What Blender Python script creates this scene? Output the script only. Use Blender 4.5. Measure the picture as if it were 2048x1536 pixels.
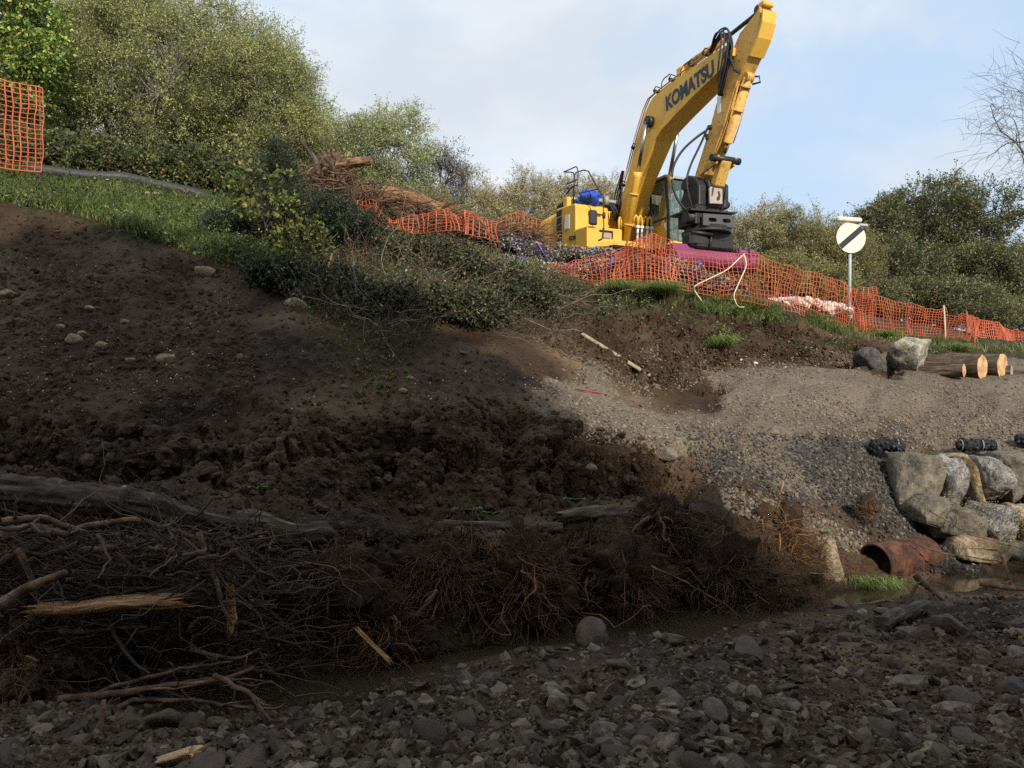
import bpy, bmesh, math, random
import numpy as np
from mathutils import Vector, Matrix

for o in list(bpy.data.objects): bpy.data.objects.remove(o)
S = bpy.context.scene
rnd = random.Random(7)
RS = np.random.RandomState(7)

# ------------------------------------------------------------------ camera
FPX = 1538.0
CAM = np.array([0, 0, 1.6])
cam = bpy.data.objects.new('camera', bpy.data.cameras.new('camera'))
S.collection.objects.link(cam)
cam.data.sensor_width = 36.0
cam.data.lens = FPX / 2048 * 36
cam.data.shift_y = 32 / 2048
cam.data.clip_end = 3000
cam.data.clip_start = 0.05
cam.location = CAM
cam.rotation_euler = (math.radians(90), 0, 0)
S.camera = cam

# ------------------------------------------------------------------ light
SUN_AZ = (0.325, -0.9457)          # horizontal direction towards the sun
SUN_EL = math.radians(30)
sd = Vector((SUN_AZ[0]*math.cos(SUN_EL), SUN_AZ[1]*math.cos(SUN_EL), math.sin(SUN_EL))).normalized()
sl = bpy.data.lights.new('sun', 'SUN'); sl.energy = 4.6; sl.angle = math.radians(1.0); sl.color = (1.0, 0.91, 0.78)
so = bpy.data.objects.new('sun', sl); S.collection.objects.link(so)
so.rotation_euler = sd.to_track_quat('Z', 'Y').to_euler(); so.location = (0, 0, 30)
W = bpy.data.worlds.new('World'); S.world = W; W.use_nodes = True
nt = W.node_tree; nt.nodes.clear()
def N(nt, t, **kw):
    n = nt.nodes.new(t)
    for k, v in kw.items():
        if k.startswith('_'):
            n.inputs[k[1:].replace('_', ' ')].default_value = v
        else: setattr(n, k, v)
    return n
sky = N(nt, 'ShaderNodeTexSky', sky_type='NISHITA', sun_disc=False)
sky.sun_elevation = SUN_EL
sky.sun_rotation = math.atan2(sd.x, sd.y)
sky.air_density = 1.0; sky.dust_density = 1.2; sky.ozone_density = 2.0
bg = N(nt, 'ShaderNodeBackground'); bg.inputs[1].default_value = 0.12
out = N(nt, 'ShaderNodeOutputWorld')
tc = N(nt, 'ShaderNodeTexCoord')
mp = N(nt, 'ShaderNodeMapping'); mp.inputs['Scale'].default_value = (1.0, 1.0, 2.2); mp.inputs['Location'].default_value = (0.35, 0.2, 0.1)
n1 = N(nt, 'ShaderNodeTexNoise', _Scale=1.9, _Detail=7.0, _Roughness=0.52, _Distortion=0.35)
cr = N(nt, 'ShaderNodeValToRGB'); cr.color_ramp.elements[0].position = 0.34; cr.color_ramp.elements[1].position = 0.55
cr.color_ramp.interpolation = 'EASE'
n2 = N(nt, 'ShaderNodeTexNoise', _Scale=3.1, _Detail=6.0, _Roughness=0.5)
cc = N(nt, 'ShaderNodeValToRGB')
cc.color_ramp.elements[0].position = 0.35; cc.color_ramp.elements[0].color = (5.0, 5.4, 6.0, 1)
cc.color_ramp.elements[1].position = 0.65; cc.color_ramp.elements[1].color = (6.4, 6.8, 7.3, 1)
mx = N(nt, 'ShaderNodeMixRGB')
pale = N(nt, 'ShaderNodeMixRGB'); pale.inputs[0].default_value = 0.85; pale.inputs[2].default_value = (4.3, 5.6, 7.1, 1)
l = nt.links.new
l(tc.outputs['Generated'], mp.inputs[0]); l(mp.outputs[0], n1.inputs['Vector']); l(mp.outputs[0], n2.inputs['Vector'])
l(n1.outputs[0], cr.inputs[0]); l(n2.outputs[0], cc.inputs[0])
l(sky.outputs[0], pale.inputs[1])
l(cr.outputs[0], mx.inputs[0]); l(pale.outputs[0], mx.inputs[1]); l(cc.outputs[0], mx.inputs[2])
l(mx.outputs[0], bg.inputs[0]); l(bg.outputs[0], out.inputs[0])
vs = S.view_settings; vs.view_transform = 'Standard'; vs.look = 'None'; vs.exposure = 0.25; vs.gamma = 1.0
S.render.engine = 'CYCLES'
S.cycles.max_bounces = 5; S.cycles.diffuse_bounces = 2; S.cycles.glossy_bounces = 2
S.cycles.transparent_max_bounces = 6; S.cycles.transmission_bounces = 4
S.cycles.use_denoising = False

# ------------------------------------------------------------------ noise
def vnoise(P, seed=0):
    Pi = np.floor(P).astype(np.int64); Fr = P - Pi; Fr = Fr*Fr*(3-2*Fr)
    def h(i, j, k):
        n = (i*374761393 + j*668265263 + k*2147483647 + seed*1274126177) & 0xffffffff
        n = ((n ^ (n >> 13)) * 1274126177) & 0xffffffff
        n = n ^ (n >> 16)
        return (n & 0xffff) / 32767.5 - 1
    x, y, z = Pi.T; a, b, c = Fr.T
    r = 0
    for dx in (0, 1):
        for dy in (0, 1):
            for dz in (0, 1):
                w = (a if dx else 1-a)*(b if dy else 1-b)*(c if dz else 1-c)
                r = r + w*h(x+dx, y+dy, z+dz)
    return r
def fbm(P, freq, oct=4, seed=0, gain=0.5, ridged=False):
    r = 0; a = 1
    for o in range(oct):
        n = vnoise(P*freq + 17.3*o, seed+o)
        r = r + a*((1-2*abs(n)) if ridged else n); a *= gain; freq *= 2.03
    return r

# ------------------------------------------------------------------ mesh builder
class MB:
    def __init__(s): s.v = []; s.f = []; s.n = 0; s.sm = []
    def add(s, v, f, smooth=True):
        v = np.asarray(v, float).reshape(-1, 3)
        if isinstance(f, np.ndarray): s.f.append(f + s.n); s.sm.append(np.full(len(f), smooth))
        else:
            for q in f: s.f.append(np.array([q]) + s.n); s.sm.append(np.array([smooth]))
        s.v.append(v); s.n += len(v)
    def mesh(s, name):
        me = bpy.data.meshes.new(name)
        v = np.concatenate(s.v) if s.v else np.zeros((0, 3))
        me.vertices.add(len(v)); me.vertices.foreach_set('co', v.ravel())
        li = np.concatenate([f.ravel() for f in s.f]); cnt = np.concatenate([np.full(len(f), f.shape[1]) for f in s.f])
        me.loops.add(len(li)); me.loops.foreach_set('vertex_index', li.astype(np.int32))
        me.polygons.add(len(cnt)); me.polygons.foreach_set('loop_start', np.concatenate([[0], np.cumsum(cnt)[:-1]]).astype(np.int32))
        me.polygons.foreach_set('use_smooth', np.concatenate(s.sm))
        me.update(calc_edges=True); me.validate()
        return me
    def obj(s, name, mat, parent=None, M4=None):
        if M4 is not None:
            A = np.array(M4)
            s.v = [np.c_[q, np.ones(len(q))] @ A.T[:, :3] for q in s.v]
        me = s.mesh(name); me.materials.append(mat)
        o = bpy.data.objects.new(name, me); S.collection.objects.link(o)
        if parent is not None: o.parent = parent
        return o
    def box(s, c, sz, R=None, bev=0.0):
        x, y, z = [q/2 for q in sz]
        if bev > 0:
            b = min(bev, x*.9, y*.9, z*.9); P = []
            for sx in (-1, 1):
                for sy in (-1, 1):
                    for sz_ in (-1, 1):
                        P += [(sx*x, sy*(y-b), sz_*(z-b)), (sx*(x-b), sy*y, sz_*(z-b)), (sx*(x-b), sy*(y-b), sz_*z)]
            bm = bmesh.new(); 
            for p in P: bm.verts.new(p)
            bmesh.ops.convex_hull(bm, input=bm.verts)
            bmesh.ops.dissolve_limit(bm, angle_limit=0.01, verts=bm.verts, edges=bm.edges)
            bm.verts.ensure_lookup_table(); bm.verts.index_update()
            V = np.array([v.co[:] for v in bm.verts]); Fc = [[v.index for v in f.verts] for f in bm.faces]; bm.free()
        else:
            V = np.array([(i, j, k) for i in (-x, x) for j in (-y, y) for k in (-z, z)])
            Fc = [[0, 1, 3, 2], [4, 6, 7, 5], [0, 4, 5, 1], [2, 3, 7, 6], [0, 2, 6, 4], [1, 5, 7, 3]]
        if R is not None: V = V @ np.array(R).T
        s.add(V + np.array(c), Fc, False)
    def prism(s, poly, y0, y1, bev=0.0, axes='xz'):
        """extrude a 2D outline between y0 and y1 (outline in x,z), or z0..z1 (axes 'xy'), or x0..x1 (axes 'yz')"""
        bm = bmesh.new()
        def P(a, b, t): return {'xz': (a, t, b), 'xy': (a, b, t), 'yz': (t, a, b)}[axes]
        lo = [bm.verts.new(P(a, b, y0)) for a, b in poly]; hi = [bm.verts.new(P(a, b, y1)) for a, b in poly]
        n = len(poly)
        bm.faces.new(lo); bm.faces.new(hi[::-1])
        for i in range(n): bm.faces.new((lo[i], hi[i], hi[(i+1) % n], lo[(i+1) % n]))
        bmesh.ops.recalc_face_normals(bm, faces=bm.faces)
        if bev > 0:
            bmesh.ops.bevel(bm, geom=bm.edges, offset=bev, segments=2, affect='EDGES', profile=0.5, clamp_overlap=True)
        bm.verts.ensure_lookup_table(); bm.verts.index_update()
        V = np.array([v.co[:] for v in bm.verts]); Fc = [[v.index for v in f.verts] for f in bm.faces]; bm.free()
        s.add(V, Fc, False)
    def tube(s, pts, rad, k=8, cap=True, flat=None):
        pts = np.asarray(pts, float); n = len(pts)
        rad = np.broadcast_to(np.asarray(rad, float), (n,)) if np.ndim(rad) < 2 else np.asarray(rad)
        t = np.gradient(pts, axis=0); t /= np.linalg.norm(t, axis=1)[:, None] + 1e-9
        ref = np.array([0, 0, 1.]) if abs(t[:, 2]).mean() < .8 else np.array([1., 0, 0])
        a = np.cross(t, ref); a /= np.linalg.norm(a, axis=1)[:, None] + 1e-9; b = np.cross(t, a)
        th = np.arange(k)/k*2*math.pi
        fl = 1.0 if flat is None else flat
        V = pts[:, None] + rad[:, None, None]*(a[:, None]*np.cos(th)[None, :, None] + fl*b[:, None]*np.sin(th)[None, :, None])
        V = V.reshape(-1, 3)
        i, j = np.meshgrid(np.arange(n-1), np.arange(k), indexing='ij')
        q = np.stack([i*k+j, i*k+(j+1) % k, (i+1)*k+(j+1) % k, (i+1)*k+j], -1).reshape(-1, 4)
        s.add(V, q, True)
        if cap and k > 3:
            s.f.append(np.array([np.arange(k)[::-1]]) + s.n - n*k); s.sm.append(np.array([False]))
            s.f.append(np.array([np.arange(k)]) + s.n - k); s.sm.append(np.array([False]))
    def cyl(s, a, b, r, k=16, r2=None): s.tube([a, b], [r, r if r2 is None else r2], k)

def tag(o, label=None, cat=None, group=None, kind=None):
    if label: o['label'] = label
    if cat: o['category'] = cat
    if group: o['group'] = group
    if kind: o['kind'] = kind
    return o
def thing(name, label, cat, loc=(0, 0, 0), group=None):
    o = bpy.data.objects.new(name, None); S.collection.objects.link(o); o.location = loc
    o.empty_display_size = .2
    return tag(o, label, cat, group)
def px2w(px, py, D): return np.array([(px-1024)/FPX*D, D, 1.6+(800-py)/FPX*D])

# ------------------------------------------------------------------ materials
def newmat(name):
    m = bpy.data.materials.new(name); m.use_nodes = True
    nt = m.node_tree; b = nt.nodes['Principled BSDF']
    return m, nt, b
def ramp(nt, stops, src):
    r = nt.nodes.new('ShaderNodeValToRGB'); e = r.color_ramp.elements
    while len(e) < len(stops): e.new(0.5)
    for q, (p, c) in zip(e, stops): q.position = p; q.color = (*c, 1)
    nt.links.new(src, r.inputs[0]); return r
def noisemat(name, stops, scale=5, rough=.85, bump=.3, bscale=None, detail=8, coord='Object', dist=.02, metal=0, stretch=None, spec=.3, nrough=.6):
    m, nt, b = newmat(name)
    tc = N(nt, 'ShaderNodeTexCoord'); src = tc.outputs[coord]
    if stretch:
        mp = N(nt, 'ShaderNodeMapping'); mp.inputs['Scale'].default_value = stretch; nt.links.new(src, mp.inputs[0]); src = mp.outputs[0]
    n = N(nt, 'ShaderNodeTexNoise', _Scale=scale, _Detail=detail, _Roughness=nrough); nt.links.new(src, n.inputs['Vector'])
    r = ramp(nt, stops, n.outputs[0]); nt.links.new(r.outputs[0], b.inputs['Base Color'])
    b.inputs['Roughness'].default_value = rough; b.inputs['Metallic'].default_value = metal
    b.inputs['Specular IOR Level'].default_value = spec
    if bump:
        n2 = N(nt, 'ShaderNodeTexNoise', _Scale=bscale or scale*4, _Detail=6.0, _Roughness=.65); nt.links.new(src, n2.inputs['Vector'])
        bp = N(nt, 'ShaderNodeBump', _Strength=bump, _Distance=dist); nt.links.new(n2.outputs[0], bp.inputs['Height']); nt.links.new(bp.outputs[0], b.inputs['Normal'])
    return m
def leafmat(name, stops, trans=.35, rough=.5, spec=.4):
    m, nt, b = newmat(name)
    g = N(nt, 'ShaderNodeNewGeometry'); r = ramp(nt, stops, g.outputs['Random Per Island'])
    tc = N(nt, 'ShaderNodeTexCoord'); n = N(nt, 'ShaderNodeTexNoise', _Scale=.55, _Detail=3.0); nt.links.new(tc.outputs['Object'], n.inputs['Vector'])
    mr = N(nt, 'ShaderNodeMapRange'); mr.inputs[1].default_value = .3; mr.inputs[2].default_value = .7; mr.inputs[3].default_value = .72; mr.inputs[4].default_value = 1.3
    nt.links.new(n.outputs[0], mr.inputs[0])
    mul = N(nt, 'ShaderNodeVectorMath', operation='SCALE'); nt.links.new(r.outputs[0], mul.inputs[0]); nt.links.new(mr.outputs[0], mul.inputs['Scale'])
    nt.links.new(mul.outputs[0], b.inputs['Base Color'])
    b.inputs['Roughness'].default_value = rough; b.inputs['Specular IOR Level'].default_value = spec
    t = N(nt, 'ShaderNodeBsdfTranslucent'); nt.links.new(mul.outputs[0], t.inputs[0])
    mx = N(nt, 'ShaderNodeMixShader'); mx.inputs[0].default_value = trans
    nt.links.new(b.outputs[0], mx.inputs[1]); nt.links.new(t.outputs[0], mx.inputs[2])
    nt.links.new(mx.outputs[0], nt.nodes['Material Output'].inputs[0])
    return m
def islandmat(name, stops, rough=.8, bump=.4, bscale=40, nmix=.5, nscale=8, spec=.3):
    m, nt, b = newmat(name)
    g = N(nt, 'ShaderNodeNewGeometry'); tc = N(nt, 'ShaderNodeTexCoord')
    n = N(nt, 'ShaderNodeTexNoise', _Scale=nscale, _Detail=7.0, _Roughness=.65); nt.links.new(tc.outputs['Object'], n.inputs['Vector'])
    mx = N(nt, 'ShaderNodeMix'); mx.data_type = 'FLOAT'; mx.inputs[0].default_value = nmix
    nt.links.new(g.outputs['Random Per Island'], mx.inputs[2]); nt.links.new(n.outputs[0], mx.inputs[3])
    r = ramp(nt, stops, mx.outputs[0]); nt.links.new(r.outputs[0], b.inputs['Base Color'])
    b.inputs['Roughness'].default_value = rough; b.inputs['Specular IOR Level'].default_value = spec
    n2 = N(nt, 'ShaderNodeTexNoise', _Scale=bscale, _Detail=6.0, _Roughness=.6); nt.links.new(tc.outputs['Object'], n2.inputs['Vector'])
    bp = N(nt, 'ShaderNodeBump', _Strength=bump, _Distance=.01); nt.links.new(n2.outputs[0], bp.inputs['Height']); nt.links.new(bp.outputs[0], b.inputs['Normal'])
    return m
# ------------------------------------------------------------------ terrain
# break lines of the ground, near to far: (photo column, row, distance) or (column, ('z', height), distance)
def BL(n, amp, pts): return (n, amp, pts)
z_ = lambda v: ('z', v)
KL = [
 BL(10, .15, [(-2000, z_(2.2), -26), (4500, z_(2.6), -26)]),
 BL(24, .12, [(-2000, z_(.6), -9), (4500, z_(.6), -9)]),
 BL(60, .05, [(-2000, z_(.0), 1.3), (4500, z_(.05), 1.3)]),
 BL(150, .045, [(-500, z_(.02), 3.2), (700, z_(-.04), 3.2), (1300, z_(.05), 3.2), (2100, z_(.04), 3.2), (2800, z_(.1), 3.2)]),
 BL(110, .045, [(-500, z_(-.02), 4.1), (500, z_(-.15), 4.2), (900, z_(-.06), 4.3), (1200, z_(.02), 4.6), (1500, z_(.03), 5.0), (1900, z_(.06), 5.3), (2600, z_(.15), 5.3)]),
 BL(16, .02, [(-500, z_(-.30), 4.7), (600, z_(-.31), 4.85), (750, 1370, 5.13), (900, 1335, 5.46), (1060, 1290, 5.96), (1300, 1262, 6.3), (1500, 1240, 6.55), (1600, 1222, 6.9), (1750, 1206, 7.15), (1900, 1182, 7.6), (2048, 1172, 7.8), (2700, 1160, 8)]),
 BL(16, .02, [(-500, z_(-.85), 5.0), (600, z_(-.85), 5.0), (900, z_(-.85), 5.7), (1300, z_(-.85), 6.4), (1700, z_(-.85), 7.4), (1900, z_(-.85), 8.1), (2700, z_(-.85), 8.3)]),
 BL(110, .16, [(-500, z_(-.3), 5.3), (550, z_(-.3), 5.2), (700, z_(-.3), 5.45), (850, z_(-.3), 5.7), (1050, z_(-.3), 6.15), (1300, z_(-.3), 6.55), (1500, z_(-.3), 6.85), (1620, z_(-.3), 7.6), (1700, z_(-.3), 7.9), (1800, z_(-.3), 8.35), (1900, z_(-.3), 8.55), (2700, z_(-.3), 8.7)]),
 BL(36, .06, [(-500, 950, 6.0), (0, 975, 6.0), (200, 1000, 5.95), (400, 1035, 5.9), (600, 1050, 6.0), (900, 1060, 6.3), (1150, 1040, 6.9), (1300, 1010, 7.3), (1450, 1020, 7.7), (1600, 1075, 8.0), (1750, 1090, 8.7), (1850, 1115, 8.8), (1950, 1128, 8.9), (2700, 1128, 9.0)]),
 BL(80, .16, [(-500, 940, 6.9), (0, 950, 6.9), (400, 1000, 6.8), (600, 1020, 6.9), (900, 1035, 7.4), (1150, 1010, 7.8), (1300, 965, 8.2), (1450, 975, 8.6), (1600, 1000, 9.0), (1750, 1030, 9.3), (1850, 1075, 9.4), (1950, 1100, 9.6), (2700, 1100, 9.8)]),
 BL(90, .07, [(-500, 870, 7.4), (0, 875, 7.4), (200, 875, 7.5), (500, 865, 7.7), (700, 850, 8.0), (900, 825, 8.4), (1050, 800, 8.8), (1200, 850, 9.1), (1350, 870, 9.4), (1500, 900, 9.6), (1650, 905, 10.0), (1770, 925, 10.2), (1900, 908, 10.6), (2048, 902, 10.8), (2700, 900, 10.8)]),
 BL(70, .07, [(-500, 650, 9.6), (0, 650, 9.6), (300, 640, 9.8), (600, 650, 10.1), (800, 670, 10.6), (1000, 710, 11), (1130, 755, 11.2), (1300, 806, 11.6), (1420, 800, 12.2), (1500, 745, 13.2), (1700, 745, 13.6), (1900, 752, 13.8), (2048, 758, 13.8), (2700, 765, 13.8)]),
 BL(70, .10, [(-500, 500, 11.3), (0, 520, 11.1), (300, 540, 11.4), (500, 560, 11.8), (800, 610, 12.2), (1000, 640, 12.8), (1200, 700, 13.2), (1380, 735, 13.8), (1500, 728, 14.4), (1700, 730, 14.9), (1900, 734, 15.2), (2048, 736, 15.6), (2700, 736, 16)]),
 BL(50, .05, [(-500, 380, 12.6), (0, 402, 12.6), (200, 420, 13.2), (400, 445, 14), (600, 475, 15), (800, 505, 15.6), (1000, 528, 16.1), (1100, 550, 16.3), (1200, 572, 16.2), (1300, 572, 16.1), (1400, 588, 16), (1500, 608, 16), (1600, 628, 16.6), (1735, 664, 17.5), (1890, 680, 18.6), (1960, 692, 19.5), (2048, 694, 21), (2700, 700, 22)]),
 BL(30, .05, [(-500, 300, 16), (0, 340, 16), (250, 372, 17), (370, 392, 17.5), (600, 430, 18), (800, 475, 18.6), (1000, z_(4.9), 19.2), (1300, z_(4.75), 19.2), (1500, z_(4.3), 19), (1700, z_(3.9), 20), (1900, z_(3.5), 22), (2048, z_(3.4), 24), (2700, z_(3.4), 25)]),
 BL(16, .08, [(-500, z_(6.8), 24), (0, z_(6.6), 24), (600, z_(6.1), 24), (1000, z_(5.05), 24), (1400, z_(4.85), 25), (1700, z_(4.4), 25), (2048, z_(3.8), 28), (2700, z_(3.8), 28)]),
 BL(10, .3, [(-500, z_(7.5), 60), (1400, z_(5.0), 60), (2700, z_(4.5), 60)]),
 BL(0, .5, [(-500, z_(6.5), 900), (1400, z_(5.0), 900), (2700, z_(4.5), 900)]),
]
cols = np.concatenate([np.linspace(-2000, -160, 50)[:-1], np.arange(-160, 2210, 2.3), np.linspace(2210, 4500, 50)])
def kline(pts):
    c = np.array([p[0] for p in pts], float); D = np.array([p[2] for p in pts], float)
    z = np.array([p[1][1] if isinstance(p[1], tuple) else 1.6+(800-p[1])/FPX*p[2] for p in pts], float)
    w = 24
    def sm(y):
        yy = np.interp(cols, c, y); k = np.ones(w)/w
        return np.convolve(np.pad(yy, (w//2, w-1-w//2), mode='edge'), k, 'valid')
    Dd = sm(D); zz = sm(z)
    X = (cols-1024)/FPX*np.where(Dd > 2.5, Dd, np.where(Dd > 0, 2.5, 9 if Dd[0] > -12 else 26))
    return np.stack([X, Dd, zz], 1)
rows = []; amps = []
Ls = [kline(k[2]) for k in KL]
for i in range(len(KL)-1):
    n = KL[i][0]
    for j in range(n):
        t = j/n
        if i >= len(KL)-3: t = t**2
        rows.append(Ls[i]*(1-t)+Ls[i+1]*t); amps.append(KL[i][1]*(1-t)+KL[i+1][1]*t)
rows.append(Ls[-1]); amps.append(.5)
A = np.array(rows); amps = np.array(amps)
for it in range(24):
    B = A.copy(); B[1:-1] = A[1:-1]*.5+(A[:-2]+A[2:])*.25; A = B
nr, ncl = A.shape[:2]
du = np.gradient(A, axis=1); dv = np.gradient(A, axis=0)
Nn = np.cross(du, dv); Nn /= np.linalg.norm(Nn, axis=2)[..., None]+1e-9
Nn = np.where(Nn[..., 2:3] < -.2, -Nn, Nn)
P = A.reshape(-1, 3); Nf = Nn.reshape(-1, 3)
Y = np.maximum(P[:, 1], .5); PX = 1024+P[:, 0]/Y*FPX; PY = 800-(P[:, 2]-1.6)/Y*FPX
nx = fbm(P, .9, 4, 31)*55; ny = fbm(P, .9, 4, 57)*40
qx, qy = PX+nx, PY+ny
def inpoly(qx, qy, poly):
    r = np.zeros(len(qx), bool); n = len(poly)
    for i in range(n):
        x1, y1 = poly[i]; x2, y2 = poly[(i+1) % n]
        c = ((y1 > qy) != (y2 > qy)); 
        with np.errstate(divide='ignore', invalid='ignore'):
            xi = (x2-x1)*(qy-y1)/(y2-y1+1e-9)+x1
        r ^= c & (qx < xi)
    return r
front = P[:, 1] > 1.0
tanP = [(1075, 765), (1180, 735), (1240, 780), (1320, 808), (1440, 806), (1400, 740), (1480, 722), (4600, 722), (4600, 912), (1820, 915), (1730, 885), (1640, 870), (1560, 885), (1640, 1000), (1560, 990), (1380, 850), (1330, 900), (1150, 880)]
slateP = [(1350, 850), (1560, 870), (1650, 865), (1760, 900), (1900, 1040), (1960, 1140), (1840, 1150), (1740, 1070), (1560, 1000), (1400, 960)]
grassP = [(-2500, 150), (0, 300), (400, 380), (600, 430), (1100, 535), (1190, 565), (1500, 600), (1750, 655), (2048, 680), (4600, 680), (4600, 720), (1950, 712), (1820, 700), (1650, 668), (1480, 640), (1300, 620), (1200, 640), (1000, 640), (830, 640), (760, 770), (620, 650), (540, 560), (400, 520), (300, 490), (150, 445), (0, 405), (-2500, 380)]
tan = (inpoly(qx, qy, tanP) & front & (P[:, 1] > 8)).astype(float)
sla = (inpoly(qx, qy, slateP) & front & (P[:, 1] > 8)).astype(float)
grs = ((inpoly(qx*.7+PX*.3, qy*.7+PY*.3, grassP) & (P[:, 1] > 11)) | (P[:, 1] > 17.5)).astype(float)
ridx = np.repeat(np.arange(nr), ncl); n5 = sum(k[0] for k in KL[:6])
peb = ((ridx < n5+4) & (P[:, 1] > -5)).astype(float)
def blur(m, it=3):
    m = m.reshape(nr, ncl).copy()
    for _ in range(it):
        m[1:-1] = m[1:-1]*.5+(m[:-2]+m[2:])*.25; m[:, 1:-1] = m[:, 1:-1]*.5+(m[:, :-2]+m[:, 2:])*.25
    return m.ravel()
tan, sla = blur(tan, 26), blur(sla, 26); grs, peb = blur(grs, 8), blur(peb, 4)
brk = fbm(P, 7, 4, 66)*.38
tan = np.clip((tan+brk*(tan > .02)*(tan < .98)-.25)*2, 0, 1); sla = np.clip((sla+brk*(sla > .02)*(sla < .98)-.25)*2, 0, 1)
amp = np.repeat(amps, ncl)*(1-.55*np.maximum(tan, sla))
d1 = fbm(P, 1.1, 3, 3)*.9
d2 = fbm(P, 4.5, 3, 11, ridged=True)*.28
d3 = fbm(P, 15, 3, 23)*.16
d4 = np.maximum(0, fbm(P, 9, 2, 77))*.25*(.4+np.maximum(0, fbm(P, 1.7, 2, 78))*2)
warp = P+fbm(P, 1.6, 3, 90)[:, None]*np.array([.35, .2, .3])
d5 = np.maximum(0, fbm(warp*np.array([1, 1, 1.6]), 2.3, 4, 91, ridged=True)-.55)
ridx_ = np.repeat(np.arange(nr), ncl); n5_ = sum(k[0] for k in KL[:7])
steep = np.exp(-((PY-900)/75)**2)*(P[:, 1] > 6.2)*np.clip((9.8-P[:, 1])*2, 0, 1)*np.clip((1450-PX)/110, 0, 1)+np.exp(-((PY-1170)/110)**2)*(ridx_ > n5_+10)*(P[:, 1] < 8.3)*np.clip((1660-PX)/140, 0, 1)
upr = ((P[:, 1] > 12.4)*(P[:, 1] < 16.2)*(PX > 900)).astype(float)*np.clip((2100-PX)/300, 0, 1)
disp = amp*(d1+d2)-upr*(1-tan)*(d5*.28+np.maximum(0, fbm(P, 6, 3, 95, ridged=True)-.4)*.06)+np.minimum(amp, .09)*(d3+d4)*1.5-steep*d5*.30+steep*(fbm(P, 19, 3, 97, gain=.65)*.012+np.maximum(0, fbm(P, 11, 2, 98))*.018)
# hollows undercut in the bank: (column, row, width px, height px, depth m)
for (hx, hy, hw, hh, hd) in [(40, 905, 110, 38, .5), (280, 935, 70, 26, .28), (1160, 965, 60, 26, .35), (1300, 955, 110, 30, .45), (940, 905, 55, 22, .3), (1030, 840, 50, 34, .3),
                         (230, 615, 16, 9, .2), (740, 880, 50, 20, .2), (480, 850, 40, 45, .18), (1370, 890, 60, 22, .3), (60, 1380, 200, 90, .0),
                         (1100, 1200, 60, 50, .25), (860, 1180, 50, 60, .3), (1380, 1200, 90, 50, .35), (620, 1190, 60, 60, .2), (1640, 800, 60, 20, -.10), (1760, 860, 140, 16, -.10)]:
    ok = (P[:, 1] > 4.9)
    g = np.exp(-(((PX+nx*.35-hx)/hw)**2+((PY+ny*.3-hy)/hh)**2)**1.4)*ok
    disp -= g*hd
# long rills running down the gravel spill and the soil slope
rl = vnoise(np.stack([(PX+PY*.75)*.022+nx*.01, PY*.0025, PY*0], 1), 5)
disp += (np.maximum(tan, sla)*.05+((P[:, 1] > 7.5) & (P[:, 1] < 13)).astype(float)*.045)*rl
P2 = P+Nf*disp[:, None]
g = MB(); i, j = np.meshgrid(np.arange(nr-1), np.arange(ncl-1), indexing='ij')
g.add(P2, np.stack([i*ncl+j, i*ncl+j+1, (i+1)*ncl+j+1, (i+1)*ncl+j], -1).reshape(-1, 4), True)
GP = P2.reshape(nr, ncl, 3)

# ground material: soil, gravel, slate chippings, turf humus, muddy pebbles mixed by vertex weights
m, nt, b = newmat('ground')
tc = N(nt, 'ShaderNodeTexCoord'); OB = tc.outputs['Object']
def nz(s, d=8., r=.6): n = N(nt, 'ShaderNodeTexNoise', _Scale=s, _Detail=d, _Roughness=r); nt.links.new(OB, n.inputs['Vector']); return n.outputs[0]
def vr(s, out=1, rnds=1.): n = N(nt, 'ShaderNodeTexVoronoi', _Scale=s, _Randomness=rnds); nt.links.new(OB, n.inputs['Vector']); return n.outputs[out]
def at(nm): a = N(nt, 'ShaderNodeAttribute'); a.attribute_name = nm; return a.outputs['Fac']
def mixc(f, a, c):
    q = N(nt, 'ShaderNodeMixRGB'); nt.links.new(f, q.inputs[0]); nt.links.new(a, q.inputs[1]); nt.links.new(c, q.inputs[2]); return q.outputs[0]
soil = ramp(nt, [(.3, (0.028, 0.016, 0.009)), (.45, (0.047, 0.029, 0.016)), (.6, (0.082, 0.052, 0.030)), (.8, (0.145, 0.099, 0.060))], nz(0.743, 0.688, 0.578)).outputs[0]
rust = ramp(nt, [(.3, (.05, .028, .015)), (.7, (.13, .065, .028))], nz(9)).outputs[0]
rf = ramp(nt, [(.58, (0, 0, 0)), (.70, (.4, .4, .4))], nz(.9, 5.)).outputs[0]
soil = mixc(rf, soil, rust)
fleck = ramp(nt, [(.66, (0, 0, 0)), (.72, (.7, .7, .7))], nz(60, 3., .7)).outputs[0]
fc = N(nt, 'ShaderNodeRGB'); fc.outputs[0].default_value = (.17, .14, .12, 1)
soil = mixc(fleck, soil, fc.outputs[0])
sepc = N(nt, 'ShaderNodeSeparateColor'); nt.links.new(vr(34), sepc.inputs[0])
tanc = ramp(nt, [(0., (0.072, 0.055, 0.040)), (.45, (0.141, 0.111, 0.078)), (.8, (0.180, 0.147, 0.108)), (1., (0.252, 0.222, 0.180))], sepc.outputs[0]).outputs[0]
tn2 = ramp(nt, [(.4, (0.102, 0.077, 0.053)), (.6, (0.162, 0.129, 0.090))], nz(0.800, 0.800, 0.420)).outputs[0]
hf = N(nt, 'ShaderNodeMixRGB'); hf.inputs[0].default_value = .5; nt.links.new(tanc, hf.inputs[1]); nt.links.new(tn2, hf.inputs[2]); tanc = hf.outputs[0]
slc = ramp(nt, [(0., (0.025, 0.023, 0.021)), (.6, (0.058, 0.050, 0.044)), (.9, (0.109, 0.096, 0.083)), (1., (0.203, 0.184, 0.160))], sepc.outputs[1]).outputs[0]
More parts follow.
